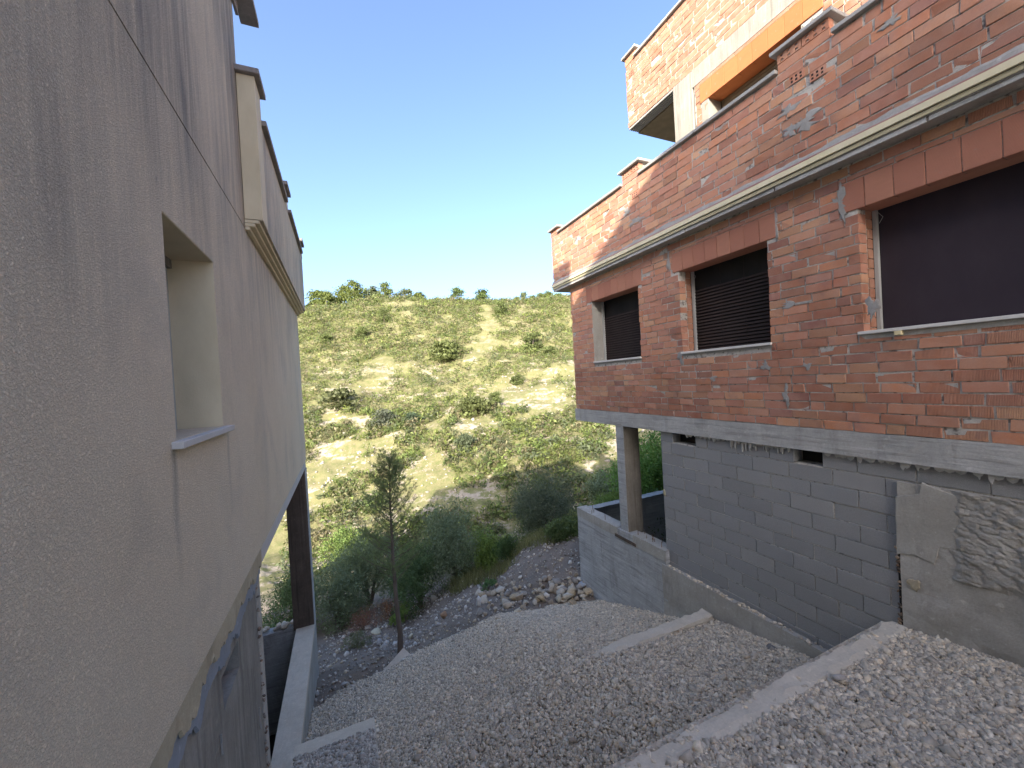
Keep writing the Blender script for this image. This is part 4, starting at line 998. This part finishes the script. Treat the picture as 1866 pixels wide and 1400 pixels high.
def bush(name, base, w_, h_, col, label, cat='bush', n=5000, leaf=.05, lobes=9, group=None, seed=0, trunk=True, asp=.4, upn=.5, sparse=.0):
    global RNG
    RNG = np.random.default_rng(seed+100)
    t = thing(name, base, label, cat, group); base = np.array(base)
    cen = []; 
    for i in range(lobes):
        a = RNG.random()*6.28; rr = math.sqrt(RNG.random())*w_*.36; hh = h_*(.16+.55*RNG.random()*(1-rr/w_)); cen.append((math.cos(a)*rr, math.sin(a)*rr, hh, w_*(.20+.12*RNG.random())))
    cen.append((0, 0, h_*.62, w_*.24)); cen = np.array(cen)
    tw = 16*(lobes+1); k = RNG.integers(0, len(cen), n); 
    # twig clusters: leaves gather on clumps on lobe shells
    cl_n = max(40, n//22); ck = RNG.integers(0, len(cen), cl_n); d = RNG.normal(size=(cl_n, 3)); d /= np.linalg.norm(d, axis=1, keepdims=True); d[:, 2] = d[:, 2]*.9+.15
    rad = (.62+.45*RNG.random(cl_n))[:, None]
    CP = cen[ck, :3]+d*cen[ck, 3][:, None]*rad*np.array([1, 1, .5*h_/w_+.65])
    CP[:, 2] = np.maximum(CP[:, 2], .02)
    li = RNG.integers(0, cl_n, n); P = CP[li]+RNG.normal(size=(n, 3))*w_*.04*np.array([1, 1, 1.1])
    tone = (.65+.6*RNG.random((cl_n, 1)))[li]; hue = RNG.random((cl_n, 1))[li]
    C = (np.array(col)[None]*(1-hue*.45)+np.array([col[0]*1.5, col[1]*1.25, col[2]*.75])[None]*hue*.45)*tone
    V, F, Cc = leaves(P+base, leaf, asp, upn, C); obj('crown', V, F, M_LEAF, t, colors=np.minimum(Cc*1.9, .35))
    mb = MB()
    for i in range(min(len(cen), 7)):
        c = cen[i]; V, F = tube([base+(0, 0, -.1), base+(c[0]*.4, c[1]*.4, c[2]*.5), base+(c[0], c[1], c[2]*.95)], [.035*w_/2+.01, .02*w_/2+.008, .006]); mb.add(V, F)
    mb.build('trunk', M_BARK, t); return t
DG = (.055, .09, .042); OL = (.090, .118, .072); BG = (.10, .155, .038); LG = (.10, .15, .04)
def place(px, py, smin=9): return hit(px, py, smin, 60)
def ground_at(px, s):
    l = (px-933)/FPX*s; X = l*CY+s*SYN; Y = -l*SYN+s*CY; return np.array([X, Y, float(T(X, Y))])
def bush_px(name, px, s, ptop, wpx, *a, **k):
    wpx *= 1.12; k['n'] = int(k['n']*1.25); k['leaf'] *= 1.15
    """stands on the ground at image column px and depth s, sized to reach image row ptop"""
    B = ground_at(px, s); z = B@CF; tx, ty, _ = proj(B); h_ = (ty-ptop)*z/FPX; return bush(name, B, wpx*z/FPX, max(h_, .3), *a, **k)
bush_px('olive_bush', 650, 15.0, 948, 115, OL, 'grey green bushy olive shrub left of the young pine in shade', n=12000, leaf=.085, seed=1, asp=.28, lobes=11)
bush_px('olive_bush', 590, 13.6, 1010, 120, OL, 'grey green shrub seen right behind the dark left column', n=10000, leaf=.08, seed=2, asp=.28)
bush_px('green_bush', 515, 13.5, 1030, 110, DG, 'dark green shrub seen through the left porch opening', n=9000, leaf=.07, seed=3, asp=.4)
bush_px('olive_bush', 815, 14.6, 890, 118, OL, 'tall grey green shrub in the valley right of the young pine', n=15000, leaf=.085, seed=4, asp=.28, lobes=12)
bush_px('green_bush', 745, 13.6, 965, 95, DG, 'dark shrub directly behind the young pine trunk', n=8000, leaf=.07, seed=5)
bush_px('green_bush', 865, 14.0, 955, 75, BG, 'bright green low shrub between the tall shrub and the earth bank', n=6000, leaf=.06, seed=6)
bush_px('wild_olive', 984, 15.5, 838, 132, (.052, .066, .048), 'large round dark wild olive at the crest of the earth bank', n=17000, leaf=.075, seed=7, asp=.3, lobes=13)
bush_px('green_bush', 912, 13.2, 975, 48, (.035, .062, .022), 'small round dark green shrub on the crest of the earth bank', n=4200, leaf=.045, seed=8)
bush_px('green_bush', 1018, 12.6, 958, 70, (.060, .085, .032), 'loose grassy green shrub beside the corner of the right low wall', n=6500, leaf=.06, seed=9)
bush_px('green_bush', 1092, 19, 845, 75, OL, 'grey green shrub left of the right porch column', n=7000, leaf=.09, seed=11)
bush_px('green_bush', 1110, 13.8, 905, 80, BG, 'mid green shrub behind the far end of the right low wall', n=6000, leaf=.06, seed=12)
bush_px('green_tree', 1195, 15, 775, 150, (.075, .15, .035), 'dense leafy tree seen through the right porch opening', 'tree', n=16000, leaf=.09, seed=13, asp=.5, lobes=13)
bush_px('green_bush', 1175, 11.8, 900, 110, (.030, .065, .020), 'dark bush low in the right porch opening', n=8000, leaf=.06, seed=14)
bush_px('green_bush', 620, 22, 955, 90, (.07, .105, .03), 'yellow green shrub on the valley floor behind the olive shrub', n=6000, leaf=.11, seed=15)
bush_px('green_weed', 713, 12.3, 1098, 32, LG, 'fresh green weed on the earth left of the pine trunk', 'weed', n=900, leaf=.05, seed=16, lobes=3)
bush_px('green_weed', 693, 12.0, 1120, 22, LG, 'small bright green weed below the red dry plants', 'weed', n=600, leaf=.045, seed=17, lobes=3)
bush_px('grey_weed', 624, 10.6, 1155, 44, (.10, .11, .07), 'grey green weed on the dark earth near the left column', 'weed', n=1200, leaf=.04, seed=18, lobes=4)
bush_px('green_weed', 868, 11.6, 1055, 26, (.06, .12, .05), 'blue green weed on the earth bank above the rubble pile', 'weed', n=700, leaf=.045, seed=19, lobes=3)
bush_px('dry_plant', 690, 13.2, 1085, 62, (.28, .085, .05), 'dry red plant on the earth at the foot of the olive shrub', 'dry plant', n=1500, leaf=.05, seed=20, lobes=4, asp=.2)
bush_px('dry_plant', 636, 12.4, 1115, 62, (.20, .085, .065), 'brownish red dry plant nearer the left column', 'dry plant', n=1500, leaf=.05, seed=21, lobes=4, asp=.2)

# grass tufts along the bank crest
RNG = np.random.default_rng(50); n = 9000
px_ = 800+250*RNG.random(n); s0 = 12.2+3.2*RNG.random(n); l = (px_-933)/FPX*s0; X = l*CY+s0*SYN; Y = -l*SYN+s0*CY
k = (fbm(X*1.2, Y*1.2) > .48); X, Y = X[k], Y[k]; Z = T(X, Y); P = np.stack([X, Y, Z], -1); n = len(P)
d = RNG.normal(size=(n, 3))*.35; d[:, 2] = 1; h_ = (.15+.25*RNG.random(n))[:, None]; e = RNG.normal(size=(n, 3))*.006; V = np.stack([P-e, P+e, P+d*h_], 1)
C = np.array([(.16, .17, .07)])*(.6+.8*RNG.random((n, 1)))+np.array([(.12, .09, .04)])*RNG.random((n, 1))
o = obj('grass', V.reshape(-1, 3), np.arange(n*3).reshape(-1, 3), M_LEAF, origin=P.mean(0), colors=np.repeat(C, 3, 0)); tag(o, 'wispy dry grass along the crest of the earth bank', 'grass', kind='stuff')

# young pine -------------------------------------------------------------
RNG = np.random.default_rng(77)
B = hit(729, 1192, 6, 14); zc = B@CF
yp = thing('young_pine', B, 'slim young pine with bare lower trunk growing at the gravel edge', 'pine tree')
hT = (1192-835)*zc/FPX; top = B+np.array([.02, .05, hT]); 
path = [B+(0, 0, -.15), B+(.03, 0, hT*.1), B+(-.01, .0, hT*.25), B+(-.03, .02, hT*.5), B+(-.02, .03, hT*.75), top]
V, F = tube(path, [.075, .062, .05, .036, .022, .006], 9); obj('trunk', V, F, M_BARK, yp)
mb = MB(); NP = []; 
for i in range(62):
    f_ = .37+.61*(i/61)**.9; p0 = np.array([np.interp(f_*hT, [q[2]-B[2] for q in path], [q[j] for q in path]) for j in range(3)]); a = i*2.4+RNG.normal()*.3
    ln = hT*(.255-.20*max(0, (f_-.42)/.58))*(.7+.5*RNG.random())*(1 if f_ > .42 else .6); up_ = .35+.55*f_+RNG.normal()*.1
    d = np.array([math.cos(a), math.sin(a), up_]); d /= np.linalg.norm(d); mid_ = p0+d*ln*.5+(0, 0, -.01*ln); end = p0+d*ln+(0, 0, .10*ln)
    V, F = tube([p0, mid_, end], [.011, .007, .003], 5); mb.add(V, F)
    for s1 in np.linspace(.22, 1.02, 9):
        c = p0+(end-p0)*s1
        for j in range(2): NP.append((c+RNG.normal(size=3)*.035, d))
        for j in range(2):
            sd = RNG.normal(size=3); sd[2] = abs(sd[2])*.9+.2; sd /= np.linalg.norm(sd); NP.append((c+sd*.10*(1.1-s1*.4), sd))
mb.build('branch_whorls', M_BARK, yp)
NPc = np.array([p for p, _ in NP]); NPd = np.array([d for _, d in NP]); rep = 8; P = np.repeat(NPc, rep, 0)+RNG.normal(size=(len(NPc)*rep, 3))*.012; D = np.repeat(NPd, rep, 0)+RNG.normal(size=(len(NPc)*rep, 3))*.55
D /= np.linalg.norm(D, axis=1, keepdims=True); e = np.cross(D, RNG.normal(size=D.shape)); e /= np.linalg.norm(e, axis=1, keepdims=True); Ln = (.07+.05*RNG.random(len(P)))[:, None]
V = np.stack([P-e*.0034, P+e*.0034, P+D*Ln], 1); C = np.array([(.19, .24, .10)])*(.6+.8*np.repeat(RNG.random((len(NPc), 1)), rep, 0))
obj('needles', V.reshape(-1, 3), np.arange(len(P)*3).reshape(-1, 3), M_LEAF, yp, colors=np.repeat(C, 3, 0))

# ridge and hillside trees ------------------------------------------------
def pine(name, B, w_, h_, col, label, group, seed, bushy=False):
    global RNG
    RNG = np.random.default_rng(seed+500); t = thing(name, B, label, 'tree' if not bushy else 'shrub', group); B = np.array(B)
    n = 1700; nc = 34; a = RNG.random(nc)*6.28; rr = np.sqrt(RNG.random(nc))*.42; z = (.05 if bushy else .30)+(.9 if bushy else .66)*RNG.random(nc); rr *= np.sqrt(np.clip(1.12-z, .05, 1))
    CPt = np.stack([np.cos(a)*rr*w_, np.sin(a)*rr*w_, z*h_], -1); li = RNG.integers(0, nc, n); P = B+CPt[li]+RNG.normal(size=(n, 3))*np.array([w_, w_, h_*.7])*.085
    tone = (.6+.7*RNG.random((nc, 1)))[li]; V, F, C = leaves(P, w_*.062, .8, .3, np.array(col)[None]*tone); obj('crown', V, F, M_LEAF, t, colors=C)
    V, F = tube([B+(0, 0, -.2), B+(0, 0, h_*.4), B+(.05*w_, 0, h_*.85)], [w_*.035, w_*.025, .02], 5); obj('trunk', V, F, M_BARK, t)
YG = (.125, .155, .042); MG = (.095, .135, .042); GG = (.12, .145, .065)
ridge = [(572, 22, 26, MG), (588, 38, 30, YG), (604, 30, 24, YG), (622, 26, 26, GG), (638, 40, 30, YG), (655, 42, 26, YG), (670, 38, 28, YG), (688, 36, 30, GG), (713, 34, 22, YG), (735, 30, 22, GG), (750, 30, 24, GG), (772, 24, 22, YG), (803, 14, 22, YG),
         (843, 30, 22, MG), (888, 24, 24, MG), (935, 8, 14, GG), (950, 14, 14, GG), (964, 20, 14, GG), (978, 17, 14, YG), (993, 18, 16, YG), (1008, 17, 18, YG), (1026, 22, 22, MG)]
ORD = 'first second third fourth fifth sixth seventh eighth ninth tenth eleventh twelfth thirteenth fourteenth fifteenth sixteenth seventeenth eighteenth nineteenth twentieth twenty-first twenty-second'.split()
for i, (px, hp, wp, c) in enumerate(ridge):
    s = 96.5-3*(i % 3); B = ground_at(px, s); k = s/FPX
    lab = ORD[i]+' tree from the plastered house in the row along the hill crest'
    pos = {843: 'lone round dark pine standing by itself on the hill crest', 888: 'wide dark pine on the hill crest right of the lone round one', 1026: 'last pine on the crest, touching the corner of the brick house', 572: 'leftmost small tree on the crest beside the plastered house', 713: 'slim upright yellow green pine left of the crest gap'}.get(px)
    pine('pine_tree', B-(0, 0, .1), wp*k*1.5, hp*k*1.0, c, pos or lab, 'pines along the hill crest', i)
hillb = [(700, 588, 22, 26, YG, 'bright pine just below the crest left of centre'), (913, 572, 26, 24, YG, 'bright round tree in front of the crest pines'), (594, 626, 24, 20, YG, 'round bright shrub on the upper left hillside'),
         (972, 642, 42, 36, LG, 'big bright green shrub on the upper right of the hill'), (1000, 652, 30, 22, LG, 'spreading bright shrub right below the big bright one'), (660, 618, 24, 24, YG, 'yellow green shrub on the upper hillside below the crest pines'),
         (752, 772, 32, 22, (.06, .085, .05), 'dark round shrub in the pale rocks at mid hill'), (698, 775, 44, 30, (.09, .10, .07), 'broad grey green shrub left of the dark round shrub'), (815, 655, 60, 34, (.09, .13, .035), 'wide green thicket at the middle of the hill'),
         (848, 820, 40, 32, GG, 'grey green bushy shrub on the lower hill'), (903, 742, 28, 28, LG, 'light green upright shrub on the mid right hill'), (942, 700, 24, 18, LG, 'small bright green shrub on the right hillside'),
         (618, 742, 60, 34, (.085, .115, .04), 'large green thicket on the left mid hill'), (865, 752, 60, 30, (.10, .14, .04), 'green thicket right of the pale rocks')]
for i, (px, py, wp, hp, c, lab) in enumerate(hillb):
    B = hit(px, py, 20, 110); k = (B@CF)/FPX; pine('hill_shrub', B-(0, 0, .1), wp*k*1.25, hp*k*1.0, tuple(min(.17, q*(.9 if q > .1 else 1.1)) for q in c), lab, None, 60+i, True)

# hillside scrub, nobody could count it ------------------------------------
RNG = np.random.default_rng(90)
Ps, Cs, Sz = [], [], []
N0 = 56000; s0 = np.sqrt(RNG.random(N0)**.9*(104**2-18**2)+18**2); r0 = -.60+1.15*RNG.random(N0); l = s0*r0; X = l*CY+s0*SYN; Y = -l*SYN+s0*CY
dens = fbm(X*.16+30, Y*.16, 5); den2 = fbm(X*.6, Y*.6, 3); up_ = np.clip((s0-46)/25, 0, 1); keep = (dens+.55*(den2-.5) > .425-.12*up_) & (RNG.random(N0) < .9)
hollow = (s0 < 24) & (RNG.random(N0) > .5); keep &= ~hollow
X, Y, s0 = X[keep], Y[keep], s0[keep]; Z = T(X, Y); n = len(X); rad = (.20+.60*RNG.random(n)**2.6)*(1+.25*(s0 > 60))*(1+.15*(s0 < 45)); ht = rad*(.8+.6*RNG.random(n))
pal = np.array([(.095, .125, .034), (.115, .135, .042), (.07, .095, .030), (.13, .155, .040), (.12, .115, .06), (.145, .125, .07), (.085, .10, .052)])
ci = RNG.integers(0, len(pal), n); base = pal[ci]*(.75+.5*RNG.random((n, 1)))
per = np.where(s0 < 45, 40, 18); tot = per.sum(); ix = np.repeat(np.arange(n), per)
d = RNG.normal(size=(tot, 3)); d /= np.linalg.norm(d, axis=1, keepdims=True); d[:, 2] = np.abs(d[:, 2]); q = (.45+.6*RNG.random(tot))[:, None]
P = np.stack([X, Y, Z], -1)[ix]+d*q*np.stack([rad, rad, ht], -1)[ix]
V, F, C = leaves(P, rad[ix]*.42, .8, .4, 1.2*base[ix]*(.7+.6*RNG.random((tot, 1))))
V = V.reshape(-1, 4, 3)[:, :3].reshape(-1, 3); C = C.reshape(-1, 4, 3)[:, :3].reshape(-1, 3); F = np.arange(len(V)).reshape(-1, 3)
o = obj('hillside_scrub', V, F, M_LEAF, origin=(20, 50, 0), colors=C); tag(o, 'low green and olive scrub covering the sunlit hillside', 'scrub', kind='stuff')
# pale boulders among the scrub
RNG = np.random.default_rng(91); N0 = 3500; s0 = 20+40*RNG.random(N0); r0 = -.6+1.1*RNG.random(N0); l = s0*r0; X = l*CY+s0*SYN; Y = -l*SYN+s0*CY
k = fbm(X*.16+30, Y*.16, 5) < .50; X, Y = X[k], Y[k]; P = np.stack([X, Y, T(X, Y)], -1)
v, f, c = stones(P, .075*np.exp(RNG.normal(0, .5, len(P))), .5, .3, (.4, .8), [(.34, .30, .25), (.40, .36, .31), (.27, .23, .18)])
o = obj('hillside_rocks', v, f, M_STONE, origin=(20, 40, -5), colors=c); tag(o, 'pale limestone rocks scattered between the hillside scrub', 'rocks', kind='stuff')
